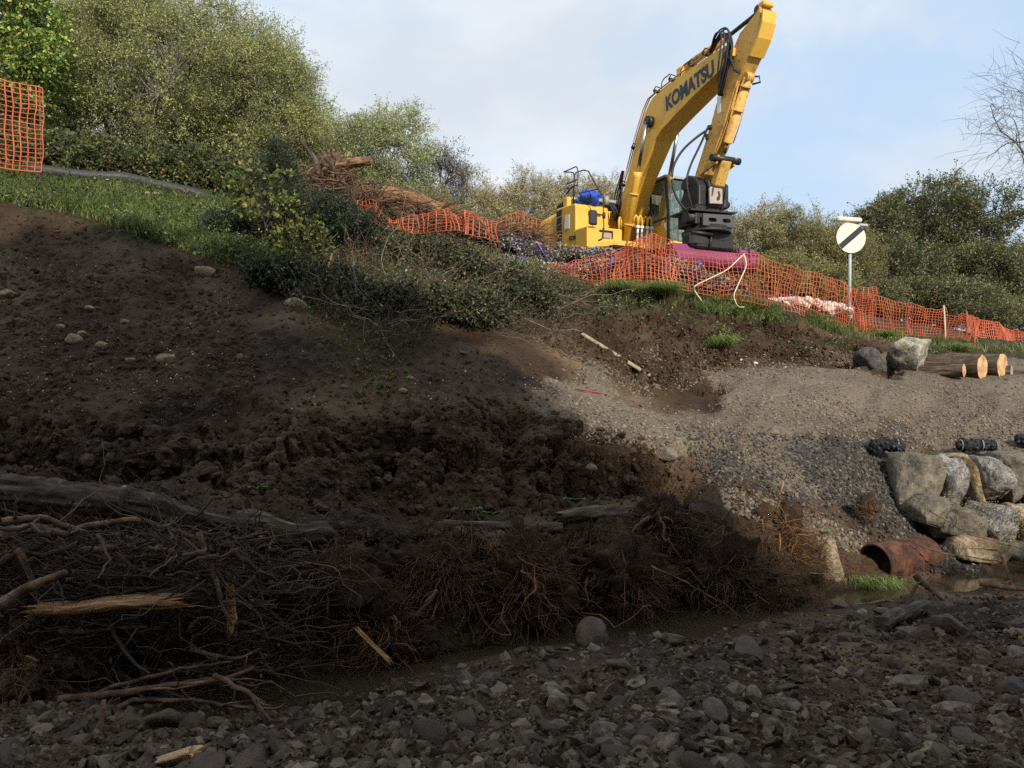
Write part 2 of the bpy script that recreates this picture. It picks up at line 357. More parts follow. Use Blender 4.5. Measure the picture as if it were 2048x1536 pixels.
hum = ramp(nt, [(.35, (.022, .017, .010)), (.5, (.045, .036, .019)), (.65, (.055, .058, .022))], nz(7)).outputs[0]
pbc = ramp(nt, [(.3, (0.025, 0.013, 0.007)), (.5, (0.049, 0.029, 0.015)), (.62, (0.079, 0.050, 0.027)), (.75, (0.142, 0.100, 0.058))], nz(0.685, 0.612, 0.421)).outputs[0]
col = mixc(at('peb'), soil, pbc); col = mixc(at('sla'), col, slc); col = mixc(at('tan'), col, tanc); col = mixc(at('grs'), col, hum)
nt.links.new(col, b.inputs['Base Color'])
rr = ramp(nt, [(.35, (.5, .5, .5)), (.6, (.9, .9, .9))], nz(5)).outputs[0]; nt.links.new(rr, b.inputs['Roughness']); b.inputs['Specular IOR Level'].default_value = .15
ad = N(nt, 'ShaderNodeMath', operation='ADD'); nt.links.new(nz(28, 7., .7), ad.inputs[0])
vm = N(nt, 'ShaderNodeMath', operation='MULTIPLY'); nt.links.new(vr(34, 0), vm.inputs[0]); vm.inputs[1].default_value = -.8; nt.links.new(vm.outputs[0], ad.inputs[1])
bp = N(nt, 'ShaderNodeBump', _Strength=.9, _Distance=.025); nt.links.new(ad.outputs[0], bp.inputs['Height']); nt.links.new(bp.outputs[0], b.inputs['Normal'])
ground = g.obj('ground', m); tag(ground, 'muddy stream bank of dark soil rising to turf, with a tan gravel spill', kind='structure')
for nm, arr in (('tan', tan), ('sla', sla), ('grs', grs), ('peb', peb)):
    at_ = ground.data.attributes.new(nm, 'FLOAT', 'POINT'); at_.data.foreach_set('value', arr.astype(np.float32))
bpy.context.view_layer.update()
def G(px, py, default_D=14):
    d = Vector(((px-1024)/FPX, 1, (800-py)/FPX)).normalized()
    ok, loc, nrm, idx = ground.ray_cast(Vector(CAM), d)
    if not ok: return px2w(px, py, default_D), np.array([0, 0, 1.])
    return np.array(loc), np.array(nrm)
def drop(x, y):
    ok, loc, nrm, idx = ground.ray_cast(Vector((x, y, 40)), Vector((0, 0, -1)))
    return (loc.z if ok else 0.0)
def GD(px, D):                      # ground under the point seen in column px at distance D
    x = (px-1024)/FPX*D; return np.array([x, D, drop(x, D)])

# water
wm, nt, b = newmat('muddy_water'); b.inputs['Base Color'].default_value = (.050, .036, .022, 1); b.inputs['Roughness'].default_value = .08; b.inputs['Specular IOR Level'].default_value = .5
n = N(nt, 'ShaderNodeTexNoise', _Scale=5., _Detail=3.); bp = N(nt, 'ShaderNodeBump', _Strength=.12, _Distance=.02); nt.links.new(n.outputs[0], bp.inputs['Height']); nt.links.new(bp.outputs[0], b.inputs['Normal'])
wb = MB(); wx = np.linspace(-9, 12, 60); lo = 4.2+np.clip((wx+.5)*.45, -.2, 2.6); 
WV = np.concatenate([np.c_[wx, lo-.15, np.full(60, -.30)], np.c_[wx, lo+2.4, np.full(60, -.30)]])
q = np.arange(59); wb.add(WV, np.stack([q, q+1, q+61, q+60], 1), True)
water = tag(wb.obj('water', wm), 'narrow muddy brown stream between the root bank and the stones', kind='structure')
# ------------------------------------------------------------------ vegetation
def unit(v): return v/(np.linalg.norm(v, axis=-1, keepdims=True)+1e-9)
def add_leaves(mb, C, d, s, w, rs):
    """leaf-sized folded blades: C points, d directions, s lengths, w half widths"""
    n = len(C); r = unit(rs.randn(n, 3)); side = unit(np.cross(d, r)); up = np.cross(side, d)
    s = np.broadcast_to(s, (n,))[:, None]; w = np.broadcast_to(w, (n,))[:, None]
    V = np.stack([C, C+d*s*.45+side*w+up*w*.35, C+d*s, C+d*s*.45-side*w+up*w*.35], 1).reshape(-1, 3)
    i = np.arange(n)*4; mb.add(V, np.stack([i, i+1, i+2, i+3], 1), False)
def add_threads(mb, A, B, r, rs, sag=.0, k=3, mid=3, wob=.08):
    """many thin 3-sided twigs from A to B, vectorised"""
    n = len(A); L = np.linalg.norm(B-A, axis=1)[:, None]
    T = np.linspace(0, 1, mid+1)
    off1 = rs.randn(n, 3)*L*wob
    pts = np.stack([A+(B-A)*t+off1*math.sin(t*math.pi)+rs.randn(n, 3)*L*wob*.3*(0 < t < 1)+np.array([0, 0, -1])*sag*L*math.sin(t*math.pi) for t in T], 1)
    d = unit(B-A); a = unit(np.cross(d, unit(rs.randn(n, 3)))); b_ = np.cross(d, a)
    rr = np.broadcast_to(r, (n,))[:, None]*np.linspace(1, .35, mid+1)[None]
    th = np.arange(k)/k*2*math.pi
    V = pts[:, :, None]+rr[:, :, None, None]*(a[:, None, None]*np.cos(th)[None, None, :, None]+b_[:, None, None]*np.sin(th)[None, None, :, None])
    V = V.reshape(-1, 3)
    q0 = np.array([[i*k+j, i*k+(j+1) % k, (i+1)*k+(j+1) % k, (i+1)*k+j] for i in range(mid) for j in range(k)])
    Q = (q0[None]+(np.arange(n)*(mid+1)*k)[:, None, None]).reshape(-1, 4)
    mb.add(V, Q, True)
def crown_points(rs, n, R, lobes=7, shell=.55, low=0.0, gap=.25):
    """cluster centres in an uneven multi-lobed crown centred on the origin"""
    LB = unit(rs.randn(lobes, 3)); LB[:, 2] = np.abs(LB[:, 2])*.7; lr = rs.uniform(.1, .35, lobes)
    out = []
    while len(out) < n:
        d = unit(rs.randn(1, 3))[0]
        if d[2] < low-.6: continue
        rad = .78+sum(lr[k]*max(0, (d@LB[k]))**5 for k in range(lobes))+rs.randn()*.05
        t = rs.uniform(shell, 1)**.7 if rs.rand() < .8 else rs.uniform(.25, 1)
        p = d*rad*t*np.array(R)
        if vnoise(p[None]*(1.6/np.mean(R)*2)+9, 5)[0] < -1+gap*2*.6: continue
        out.append(p)
    return np.array(out)
def tree(name, label, cat, base, h, R, cz, lm, bm_, seed, nclus=260, twigs=9, lpt=9, leaf=(.07, .016), clr=.45, trunks=3, lean=(0, 0), tr=.09, gap=.2, shell=.5, bare=False, group=None, limbs=10, low=0., twr=.006, droop=.1, thick=1.):
    rs = np.random.RandomState(seed)
    t = thing(name, label, cat, base, group)
    cc_ = np.array([lean[0], lean[1], cz])
    cl = crown_points(rs, nclus, R, lobes=9, shell=shell, gap=gap, low=low)+cc_
    cl = cl[cl[:, 2] > .15*(cz-R[2]) + .1]
    wood = MB(); ends = []; lp = []
    for k in range(trunks):
        a = rs.uniform(0, 6.28); b0 = np.array([math.cos(a), math.sin(a), 0])*rs.uniform(0, .12+.12*trunks*R[0]*.2)
        top = cc_+np.array([rs.uniform(-.45, .45)*R[0], rs.uniform(-.45, .45)*R[1], rs.uniform(-.1, .55)*R[2]])
        T = np.linspace(0, 1, 10)[:, None]
        path = b0+(top-b0)*T+np.cumsum(rs.randn(10, 3)*.05*h/6, 0)*np.sqrt(T); path[0, 2] = -.3
        wood.tube(path, np.linspace(tr, tr*.3, 10)*thick, 8); lp.append(path[3:])
        for q in range(limbs//trunks+1):
            s = path[rs.randint(2, 9)]; e = cl[rs.randint(len(cl))]
            T2 = np.linspace(0, 1, 7)[:, None]
            p2 = s+(e-s)*T2+np.cumsum(rs.randn(7, 3)*.05*h/6, 0)*T2+np.array([0, 0, 1])*np.sin(T2*math.pi)*.08*h*.5
            wood.tube(p2, np.linspace(tr*.45, tr*.12, 7)*thick, 6); lp.append(p2)
    LP = np.concatenate(lp)
    dd = ((cl[:, None]-LP[None])**2).sum(2); near = LP[dd.argmin(1)]
    add_threads(wood, near, cl, tr*.12*thick+.004, rs, sag=-.06, k=4, mid=5, wob=.07)
    wood.obj('trunk', bm_, t)
    tw = MB(); lf = MB()
    n = len(cl)*twigs
    c0 = np.repeat(cl, twigs, 0)+rs.randn(n, 3)*clr*.25
    od = unit(c0-cc_)*.7+unit(rs.randn(n, 3))*.9+np.array([0, 0, .25]); od = unit(od)
    Ln = rs.uniform(.5, 1.15, n)*clr; ed = c0+od*Ln[:, None]+np.array([0, 0, -1])*droop*Ln[:, None]
    add_threads(tw, c0, ed, twr, rs, k=3, mid=2)
    if not bare:
        m_ = n*lpt; tt = rs.uniform(.1, 1.05, m_)[:, None]
        A_ = np.repeat(c0, lpt, 0); B_ = np.repeat(ed, lpt, 0)
        LC = A_+(B_-A_)*tt+rs.randn(m_, 3)*clr*.10
        ld = unit(unit(B_-A_)*.6+rs.randn(m_, 3)*.6+np.array([0, 0, -.15]))
        sc = rs.uniform(.65, 1.3, m_)
        add_leaves(lf, LC, ld, leaf[0]*sc, leaf[1]*sc, rs)
        c = lf.obj('crown', lm, t); tw.obj('twigs', bm_, c)
    else:
        tw.obj('twigs', bm_, t)
    return t

bark_grey = noisemat('bark_grey', [(.3, (.06, .052, .042)), (.5, (.13, .115, .09)), (.7, (.22, .2, .165))], 6, .9, .5, stretch=(4, 4, 1))
bark_dark = noisemat('bark_dark', [(.3, (.018, .013, .01)), (.55, (.05, .037, .028)), (.75, (.12, .095, .075))], 9, .85, .6, stretch=(3, 3, 1))
lf_willow = leafmat('leaf_willow', [(0, (0.170, 0.201, 0.061)), (.5, (0.295, 0.320, 0.105)), (.85, (0.412, 0.431, 0.166)), (1, (0.560, 0.550, 0.242))])
lf_silver = leafmat('leaf_silver', [(0, (0.157, 0.196, 0.075)), (.5, (0.298, 0.354, 0.147)), (.85, (0.471, 0.518, 0.268)), (1, (0.627, 0.565, 0.215))])
lf_pale = leafmat('leaf_pale', [(0, (0.206, 0.194, 0.082)), (.5, (0.368, 0.336, 0.157)), (.85, (0.560, 0.501, 0.299)), (1, (0.619, 0.472, 0.231))])
lf_ivy = leafmat('leaf_ivy', [(0, (0.069, 0.126, 0.024)), (.5, (0.173, 0.269, 0.048)), (.85, (0.363, 0.454, 0.096)), (1, (0.588, 0.504, 0.112))], rough=.35)
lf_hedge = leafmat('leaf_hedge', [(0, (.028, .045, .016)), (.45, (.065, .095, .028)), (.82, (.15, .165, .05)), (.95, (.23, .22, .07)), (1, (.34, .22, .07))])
lf_dark = leafmat('leaf_dark', [(0, (0.054, 0.069, 0.030)), (.5, (0.112, 0.131, 0.051)), (.85, (0.212, 0.221, 0.086)), (1, (0.383, 0.268, 0.115))])
lf_purple = leafmat('leaf_purple', [(0, (0.105, 0.105, 0.090)), (.5, (0.195, 0.195, 0.180)), (.85, (0.300, 0.270, 0.285)), (1, (0.420, 0.330, 0.150))])
lf_yew = leafmat('leaf_yew', [(0, (.008, .016, .008)), (.6, (.02, .036, .016)), (1, (.045, .06, .025))], trans=.1)
lf_yellow = leafmat('leaf_yellow', [(0, (.045, .07, .018)), (.5, (.10, .13, .03)), (.8, (.19, .20, .04)), (1, (.34, .26, .05))])
lf_olive = leafmat('leaf_olive', [(0, (0.126, 0.137, 0.040)), (.5, (0.223, 0.223, 0.075)), (.85, (0.355, 0.323, 0.122)), (1, (0.533, 0.374, 0.122))])

def at_px(px, D, dz=0.):
    p = GD(px, D); p[2] += dz; return tuple(p)
def th(px, pytop, D):           # height of a tree whose top is seen at (px, pytop)
    return 1.6+(800-pytop)/FPX*D-GD(px, D)[2]
def place_tree(name, label, cat, px, top, D, wpx, lm, bm_, seed, depth=1., bot=.1, **kw):
    h = th(px, top, D); rx = wpx/2/FPX*D
    zc = h*(.5+bot*.5); rz = h*(.5-bot*.5)
    return tree(name, label, cat, at_px(px, D), h, (rx, rx*depth, rz), zc, lm, bm_, seed, **kw)
TG = 'trees and tall shrubs behind the bank'
place_tree('willow_tree', 'largest grey-green willow, filling the upper left of the picture', 'tree', 250, -70, 24, 500, lf_willow, bark_grey, 1, nclus=1000, twigs=13, lpt=17, clr=.60, bot=.02, trunks=5, tr=.13, limbs=26, leaf=(.066, .015), gap=.3, group=TG)
place_tree('willow_tree', 'tall willow with rounded top, right shoulder of the big left thicket', 'tree', 500, 40, 25, 370, lf_willow, bark_grey, 2, nclus=760, twigs=13, lpt=16, clr=.56, bot=.02, trunks=4, tr=.11, limbs=20, leaf=(.066, .015), gap=.3, group=TG)
place_tree('ivy_clad_tree', 'bright green ivy-covered tree at the top left corner above the orange net', 'tree', 5, -160, 19.5, 190, lf_ivy, bark_grey, 3, nclus=230, twigs=9, lpt=9, clr=.5, trunks=2, tr=.14, leaf=(.11, .04), limbs=10, group=TG, gap=.1)
place_tree('willow_tree', 'silvery green round willow just right of the big thicket, above the root mass', 'tree', 745, 205, 27, 270, lf_silver, bark_grey, 4, nclus=560, twigs=12, lpt=11, clr=.5, trunks=4, tr=.08, limbs=16, leaf=(.075, .017), bot=0., group=TG)
place_tree('willow_tree', 'willow seen low between the big thicket and the silvery willow', 'tree', 620, 175, 27.5, 170, lf_willow, bark_grey, 14, nclus=220, twigs=10, lpt=9, clr=.45, trunks=3, tr=.07, leaf=(.085, .018), group=TG)
place_tree('thin_leaved_tree', 'sparse purplish grey tree with thinning leaves against the sky', 'tree', 888, 268, 28, 130, lf_purple, bark_dark, 5, nclus=150, twigs=9, lpt=7, clr=.5, trunks=3, tr=.06, leaf=(.075, .02), group=TG, gap=.35)
k = 0
for (px, top, D, w, lmat, lab) in [(965, 345, 29, 120, lf_pale, 'pale scrub willow right of the sparse purplish tree'), (1045, 335, 30, 120, lf_pale, 'pale scrub willow left of the counterweight of the excavator'),
                       (1125, 335, 31, 130, lf_pale, 'pale scrub willow behind the handrails of the excavator'), (1205, 340, 30, 120, lf_pale, 'pale scrub willow behind the excavator boom foot'),
                       (1300, 355, 31, 120, lf_pale, 'pale scrub willow seen between the boom and the cab'), (1500, 402, 29, 140, lf_pale, 'pale scrub willow right of the black excavator attachment'),
                       (1590, 415, 28, 150, lf_olive, 'olive scrub willow left of the speed sign'), (1685, 440, 28, 130, lf_olive, 'olive scrub willow directly behind the speed sign'),
                       (890, 400, 26, 110, lf_silver, 'low silvery willow in front of the sparse purplish tree'), (830, 380, 25, 130, lf_olive, 'low olive willow behind the fallen trunk')]:
    k += 1
    place_tree('scrub_willow', lab, 'shrub', px, top, D, w*1.25, lmat, bark_grey, 20+k, nclus=300, twigs=12, lpt=10, clr=.42, trunks=5, tr=.035, leaf=(.07, .015), bot=.02, limbs=14, group='scrub willows along the skyline', shell=.4, gap=.15, droop=-.1)
place_tree('broadleaf_tree', 'large dark rounded tree at the right, sky showing between its stems', 'tree', 1835, 352, 33, 300, lf_dark, bark_dark, 6, nclus=640, twigs=11, lpt=11, clr=.55, trunks=7, tr=.09, leaf=(.09, .026), gap=.4, shell=.45, bot=.12, limbs=22, group=TG, twr=.012)
place_tree('broadleaf_tree', 'lower dark tree filling below the left side of the large right-hand tree', 'tree', 1760, 470, 30, 190, lf_dark, bark_dark, 7, nclus=230, twigs=9, lpt=9, clr=.5, trunks=4, tr=.06, leaf=(.10, .026), group=TG, bot=.0, twr=.009)
place_tree('broadleaf_tree', 'lower dark green tree below the large right-hand tree, near the frame edge', 'tree', 1965, 480, 30, 220, lf_dark, bark_dark, 8, nclus=280, twigs=9, lpt=9, clr=.5, trunks=4, tr=.06, leaf=(.10, .026), group=TG, bot=.0)
place_tree('scrub_willow', 'yellowish green shrub at the right edge of the picture', 'shrub', 2065, 470, 31, 130, lf_olive, bark_grey, 9, nclus=170, twigs=9, lpt=9, clr=.5, trunks=3, tr=.05, leaf=(.09, .022), group='scrub willows along the skyline', bot=.0)
place_tree('scrub_willow', 'dark low shrub behind the net, right of the speed sign', 'shrub', 1850, 560, 27, 240, lf_dark, bark_dark, 10, nclus=300, twigs=9, lpt=9, clr=.4, trunks=4, tr=.05, leaf=(.09, .024), group='scrub willows along the skyline', bot=.0)
for px, top, w, lab in ((1470, 500, 150, 'low olive bush behind the right end of the magenta bucket'), (1560, 500, 150, 'low olive bush behind the pink rubble heap'), (1650, 530, 140, 'low olive bush just left of the sign pole, behind the net'), (1740, 560, 150, 'low olive bush just right of the sign pole, behind the net'), (1950, 585, 170, 'low bush behind the white post at the end of the net'), (2050, 600, 150, 'low bush behind the far mesh fence at the right edge')):
    k += 1
    place_tree('low_bush', lab, 'bush', px, top, 25.5, w, lf_olive if px < 1700 else lf_dark, bark_grey, 100+k, nclus=150, twigs=11, lpt=10, clr=.34, trunks=4, tr=.02, leaf=(.07, .018), bot=-.15, limbs=8, shell=.3, gap=.05, group='low bushes behind the orange net')
# bramble hedge under the big willows
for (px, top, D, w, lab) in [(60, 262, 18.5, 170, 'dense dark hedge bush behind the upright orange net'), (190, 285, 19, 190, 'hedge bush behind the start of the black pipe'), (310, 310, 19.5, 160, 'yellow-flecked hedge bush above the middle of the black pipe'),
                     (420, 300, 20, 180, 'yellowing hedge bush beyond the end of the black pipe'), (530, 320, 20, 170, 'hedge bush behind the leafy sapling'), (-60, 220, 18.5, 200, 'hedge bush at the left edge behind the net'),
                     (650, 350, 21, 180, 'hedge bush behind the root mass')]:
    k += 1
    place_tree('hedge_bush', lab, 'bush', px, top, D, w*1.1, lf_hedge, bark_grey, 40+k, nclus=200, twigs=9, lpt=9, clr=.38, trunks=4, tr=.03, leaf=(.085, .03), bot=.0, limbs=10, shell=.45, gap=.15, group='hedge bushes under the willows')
# bare arching branches of the far right tree
place_tree('bare_tree', 'leafless tree with fine drooping twigs at the right edge', 'tree', 2120, 90, 17, 360, lf_dark, bark_grey, 12, nclus=110, twigs=12, clr=.75, trunks=2, tr=.08, bot=.42, limbs=16, bare=True, twr=.005, shell=.3, gap=.1, droop=.15)
# unseen trees behind and beside the camera, placed and shaped to shade the foreground
def shade_tree(x, y, h, r, seed, zc=None, rz=None, lab=''):
    thin = seed in (74, 75, 76, 77, 81)
    b_ = (x, y, drop(x, y)); zc = zc or h*.55; rz = rz or h*.45
    tree('unseen_shade_tree', lab, 'tree', b_, h, (r, r, rz), zc, lf_dark, bark_dark, seed, nclus=330 if thin else 520, twigs=9 if thin else 7, lpt=7 if thin else 5, clr=.9 if thin else 1.2, trunks=3, tr=.16 if thin else .22, leaf=(.34, .13) if thin else (.62, .22), shell=.2, gap=.1 if thin else .0, limbs=16, group='unseen trees placed to shade the near bank')
for u_, D_, h_, r_, sd_, lab in ((-13, 9.5, 17.4, 3.6, 71, 'far left of the unseen shade trees behind the camera'), (-8, 9, 17.2, 3.4, 72, 'second unseen shade tree from the left, behind the camera'), (-3.2, 9.3, 17.0, 3.2, 73, 'third unseen shade tree from the left, behind the camera'), (.3, 9, 16.2, 2.2, 74, 'tall narrow unseen shade tree directly behind the camera'),
                       (2.3, 8.6, 14.3, 1.3, 75, 'slim unseen shade tree right of the tall narrow one, behind the camera'), (5.3, 7.8, 6.9, 2.2, 76, 'low bushy unseen shade tree behind the camera, nearest on the right'), (3.8, 7.8, 9.3, 1.25, 81, 'slim unseen shade shrub between two others, behind the camera'), (9.0, 7.8, 7.2, 2.6, 77, 'low bushy unseen shade tree behind the camera, second on the right'), (13.2, 7.8, 8.0, 2.8, 78, 'low bushy unseen shade tree behind the camera, farthest on the right'),
                       (-5.5, 7.5, 8.0, 3.2, 79, 'unseen low bush filling the shade under the left shade trees'), (-.5, 7.5, 7.5, 3.0, 80, 'unseen low bush filling the shade under the tall narrow shade tree')):
    shade_tree(.27*D_+.963*u_, -.963*D_+.27*u_, h_, r_, sd_, lab=lab)
# ------------------------------------------------------------------ excavator
def paint(name, col, dirt=(.10, .075, .05), amount=.5, rough=.42, met=0., dark=None):
    m, nt, b = newmat(name); tc = N(nt, 'ShaderNodeTexCoord')
    n = N(nt, 'ShaderNodeTexNoise', _Scale=2.3, _Detail=9., _Roughness=.72); nt.links.new(tc.outputs['Object'], n.inputs['Vector'])
    n2 = N(nt, 'ShaderNodeTexNoise', _Scale=14., _Detail=5., _Roughness=.6); nt.links.new(tc.outputs['Object'], n2.inputs['Vector'])
    r1 = ramp(nt, [(.52, (0, 0, 0)), (.72, (amount, amount, amount))], n.outputs[0]); r2 = ramp(nt, [(.6, (0, 0, 0)), (.68, (amount*1.3,)*3)], n2.outputs[0])
    mxx = N(nt, 'ShaderNodeMath', operation='MAXIMUM'); nt.links.new(r1.outputs[0], mxx.inputs[0]); nt.links.new(r2.outputs[0], mxx.inputs[1])
    q = N(nt, 'ShaderNodeMixRGB'); nt.links.new(mxx.outputs[0], q.inputs[0]); q.inputs[1].default_value = (*col, 1); q.inputs[2].default_value = (*dirt, 1)
    nt.links.new(q.outputs[0], b.inputs['Base Color']); b.inputs['Metallic'].default_value = met
    rr = N(nt, 'ShaderNodeMapRange'); rr.inputs[3].default_value = rough-.08; rr.inputs[4].default_value = rough+.3; nt.links.new(n.outputs[0], rr.inputs[0]); nt.links.new(rr.outputs[0], b.inputs['Roughness'])
    bp = N(nt, 'ShaderNodeBump', _Strength=.15, _Distance=.005); nt.links.new(n2.outputs[0], bp.inputs['Height']); nt.links.new(bp.outputs[0], b.inputs['Normal'])
    return m
YEL = paint('yellow_paint', (.70, .40, .05), (.24, .15, .07), .42)
YELD = paint('muddy_yellow_paint', (.60, .34, .07), (.09, .06, .035), .95, .55)
BLK = paint('black_paint', (.018, .018, .02), (.06, .05, .045), .4, .5)
STL = paint('greasy_steel', (.018, .017, .018), (.07, .055, .042), .5, .42, .2)
CHR = paint('chrome_rod', (.35, .35, .36), (.1, .09, .08), .2, .18, 1.)
GRY = paint('grey_paint', (.28, .29, .29), (.12, .1, .08), .3)
NAVY = paint('navy_decal', (.018, .022, .06), (.05, .05, .05), .1)
MAG = paint('magenta_paint', (.20, .035, .105), (.10, .05, .04), .6, .55)
WHT = paint('white_paint', (.75, .76, .74), (.35, .32, .28), .2)
RUB = paint('rubber_hose', (.015, .015, .017), (.05, .04, .035), .3, .45)
PLT = paint('worn_plate', (.36, .29, .25), (.15, .1, .08), .35, .5)
BLU = paint('blue_cloth', (.015, .07, .42), (.01, .03, .16), .4, .6)
GLS, nt, b = newmat('cab_glass'); b.inputs['Base Color'].default_value = (.10, .17, .15, 1); b.inputs['Roughness'].default_value = .03; b.inputs['Alpha'].default_value = .42; b.inputs['Specular IOR Level'].default_value = .8
EX = thing('excavator', 'yellow tracked excavator with its boom raised and arm folded down on the bank top', 'excavator', (0, 0, 0))
O_ = np.array([3.3, 22.79, 4.85]); Fv = np.array([.4, -.9165, 0]); Lv = np.array([.9165, .4, 0])
EX.location = O_
EX.rotation_euler = (0, 0, math.atan2(Fv[1], Fv[0]))
def X(name, mb, mat, par=EX): return mb.obj(name, mat, par)
# crawler tracks
for sy in (-1, 1):
    t = MB(); yy = sy*1.15
    t.prism([(-2.0, .25), (-1.75, .05), (1.75, .05), (2.0, .25), (2.05, .5), (1.8, .78), (-1.8, .78), (-2.05, .5)], yy-.2, yy+.2, .03)
    X('track_frame', t, BLK)
    s_ = MB(); ring = [(-1.7, .0), (1.7, .0)]
    path = []
    for a in np.linspace(0, 1, 22): path.append((-1.75+3.5*a, .02, 0))
    for a in np.linspace(-90, 90, 9)[1:-1]: path.append((1.75+.42*math.cos(math.radians(a)), .44+.42*math.sin(math.radians(a)), a+90))
    for a in np.linspace(0, 1, 22): path.append((1.75-3.5*a, .86, 180))
    for a in np.linspace(90, 270, 9)[1:-1]: path.append((-1.75+.42*math.cos(math.radians(a)), .44+.42*math.sin(math.radians(a)), a+90))
    for (x, z, an) in path:
        c, s2 = math.cos(math.radians(an)), math.sin(math.radians(an)); R = np.array([[c, 0, -s2], [0, 1, 0], [s2, 0, c]])
        s_.box((x, yy, z), (.15, .7, .035), R); s_.box(np.array((x, yy, z))+R @ np.array([.04, 0, -.03]), (.02, .7, .03), R)
    X('track', s_, STL)
u = MB(); u.box((0, 0, .55), (1.6, 1.7, .5), bev=.08); u.tube([(0, 0, .78), (0, 0, 1.05)], .62, 28); X('undercarriage', u, BLK)
# revolving platform
p = MB(); p.prism([(-2.3, -1.45), (.9, -1.5), (1.3, -.9), (1.3, .2), (1.5, .45), (1.5, 1.3), (-2.3, 1.3)], 1.0, 1.16, .02, 'xy'); X('platform', p, YEL)
# counterweight: rounded in plan and at the top edge
cw = MB(); plan = []
for a in np.linspace(-88, 88, 17): plan.append((-1.22-1.42*math.cos(math.radians(a))**.30, (1.68*abs(math.sin(math.radians(a)))**.55*(1 if a > 0 else -1))-.06))
plan = [(-.98, -1.72)]+plan+[(-.98, 1.55)]
pl = np.array(plan); cen = np.array([-1.2, -.08])
V = []; prof = [(1.13, .90), (1.16, .97), (1.35, 1.0), (2.0, 1.0), (2.22, .985), (2.36, .95), (2.43, .88), (2.45, .78), (2.45, .0)]
for z, k_ in prof:
    q = cen+(pl-cen)*np.array([k_, k_]); q[0, 0] = q[-1, 0] = -.98; V.append(np.c_[q, np.full(len(q), z)])
V = np.array(V); nn, mm = V.shape[:2]; i, j = np.meshgrid(np.arange(nn-1), np.arange(mm-1), indexing='ij')
cw.add(V.reshape(-1, 3), np.stack([i*mm+j, i*mm+j+1, (i+1)*mm+j+1, (i+1)*mm+j], -1).reshape(-1, 4), True)
cw.box((-.985, -.08, 1.78), (.02, 3.2, 1.25)); CW = X('counterweight', cw, YEL)
# right side housing (side doors), tank, front tool box
h = MB(); h.prism([(-.97, 1.1), (.25, 1.06), (.25, 2.28), (.18, 2.36), (-.97, 2.46)], -1.74, -.66, .035); h.prism([(-.97, 1.1), (0, 1.1), (0, 2.3), (-.97, 2.42)], -.64, 1.5, .03); X('side_housing', h, YEL)
h = MB(); h.prism([(.26, 1.0), (.94, .97), (.94, 1.56), (.26, 1.60)], -1.75, -.62, .03); h.box((.95, -1.1, 1.0), (.12, .45, .06), bev=.02); TB = X('tool_box', h, YEL)
h = MB(); h.box((.958, -1.13, 1.34), (.03, .24, .15), bev=.01); X('box_lamp', h, GRY, TB)
h = MB(); h.box((.965, -1.16, 1.465), (.05, .42, .025)); h.box((.965, -.96, 1.36), (.05, .025, .2)); X('step_bracket', h, BLK, TB)
h = MB(); h.box((.28, -1.13, 2.12), (.09, .42, .11), bev=.02); X('grab_recess', h, YEL, TB)
# vertical decal column and notice
d_ = MB()
for z0, z1 in ((2.2, 2.36), (1.97, 2.15), (1.1, 1.72), (1.76, 1.93)): d_.prism([(-.93, z0), (-.60, z0), (-.57, z1), (-.90, z1)], -1.752, -1.744)
X('decal_panel', d_, NAVY)
n_ = MB(); n_.prism([(-.42, 1.72), (-.12, 1.70), (-.1, 2.1), (-.36, 2.13)], -1.752, -1.744); X('notice', n_, WHT)
# engine hood, exhaust, handrails
h = MB(); h.prism([(-1.65, 2.42), (-.55, 2.42), (-.55, 2.7), (-.8, 2.78), (-1.5, 2.74)], -1.45, .9, .05); X('engine_hood', h, BLK)
h = MB(); h.box((-.72, -1.42, 2.6), (.28, .3, .32), bev=.03); h.box((-.35, -1.05, 2.5), (.3, .3, .25), bev=.03); X('air_intake', h, YEL)
h = MB(); h.tube([(-1.35, -.7, 2.7), (-1.35, -.7, 2.88)], .05, 12); X('exhaust_pipe', h, paint('rust_pipe', (.16, .05, .03)))
r_ = .019
h = MB()
h.tube([(-.42, -1.3, 2.4), (-.42, -1.3, 3.5), (-.47, -1.3, 3.62), (-.55, -1.3, 3.66), (-1.15, -1.3, 3.70), (-1.34, -1.3, 3.72), (-1.1, -1.2, 3.66), (-.88, -1.2, 3.58), (-.83, -1.2, 3.45), (-.83, -1.2, 2.5)], r_, 8)
h.tube([(-.42, -1.3, 3.25), (-1.1, -1.3, 3.30), (-1.34, -1.3, 3.22), (-1.1, -1.2, 3.16), (-.83, -1.2, 3.15)], r_, 6)
h.tube([(-.42, -1.3, 3.1), (-.8, -1.3, 3.12), (-1.15, -1.3, 3.0)], r_, 6)
h.tube([(-1.02, -1.3, 2.45), (-1.02, -1.3, 3.2)], r_, 6); X('handrail', h, BLK)
h = MB(); h.tube([(.05, -1.7, 2.36), (.05, -1.68, 3.15), (.1, -1.64, 3.27), (.3, -1.52, 3.30), (.45, -1.44, 3.24), (.8, -1.34, 2.7), (.98, -1.26, 2.4), (1.0, -1.25, 1.5), (.98, -1.28, 1.25), (.96, -1.4, 1.18)], r_, 8)
h.tube([(.3, -1.66, 2.62), (.75, -1.34, 2.66), (.85, -1.3, 2.62)], r_*.8, 6); RL = X('ladder_rail', h, BLK)
h = MB(); h.tube([(1.0, -1.25, 1.88), (1.02, -1.5, 1.9)], .02, 6); h.tube([(1.0, -1.25, 1.8), (1.0, -1.25, 1.96)], .045, 10); h.box((1.03, -1.62, 1.78), (.09, .27, .42), bev=.04); X('mirror', h, BLK)
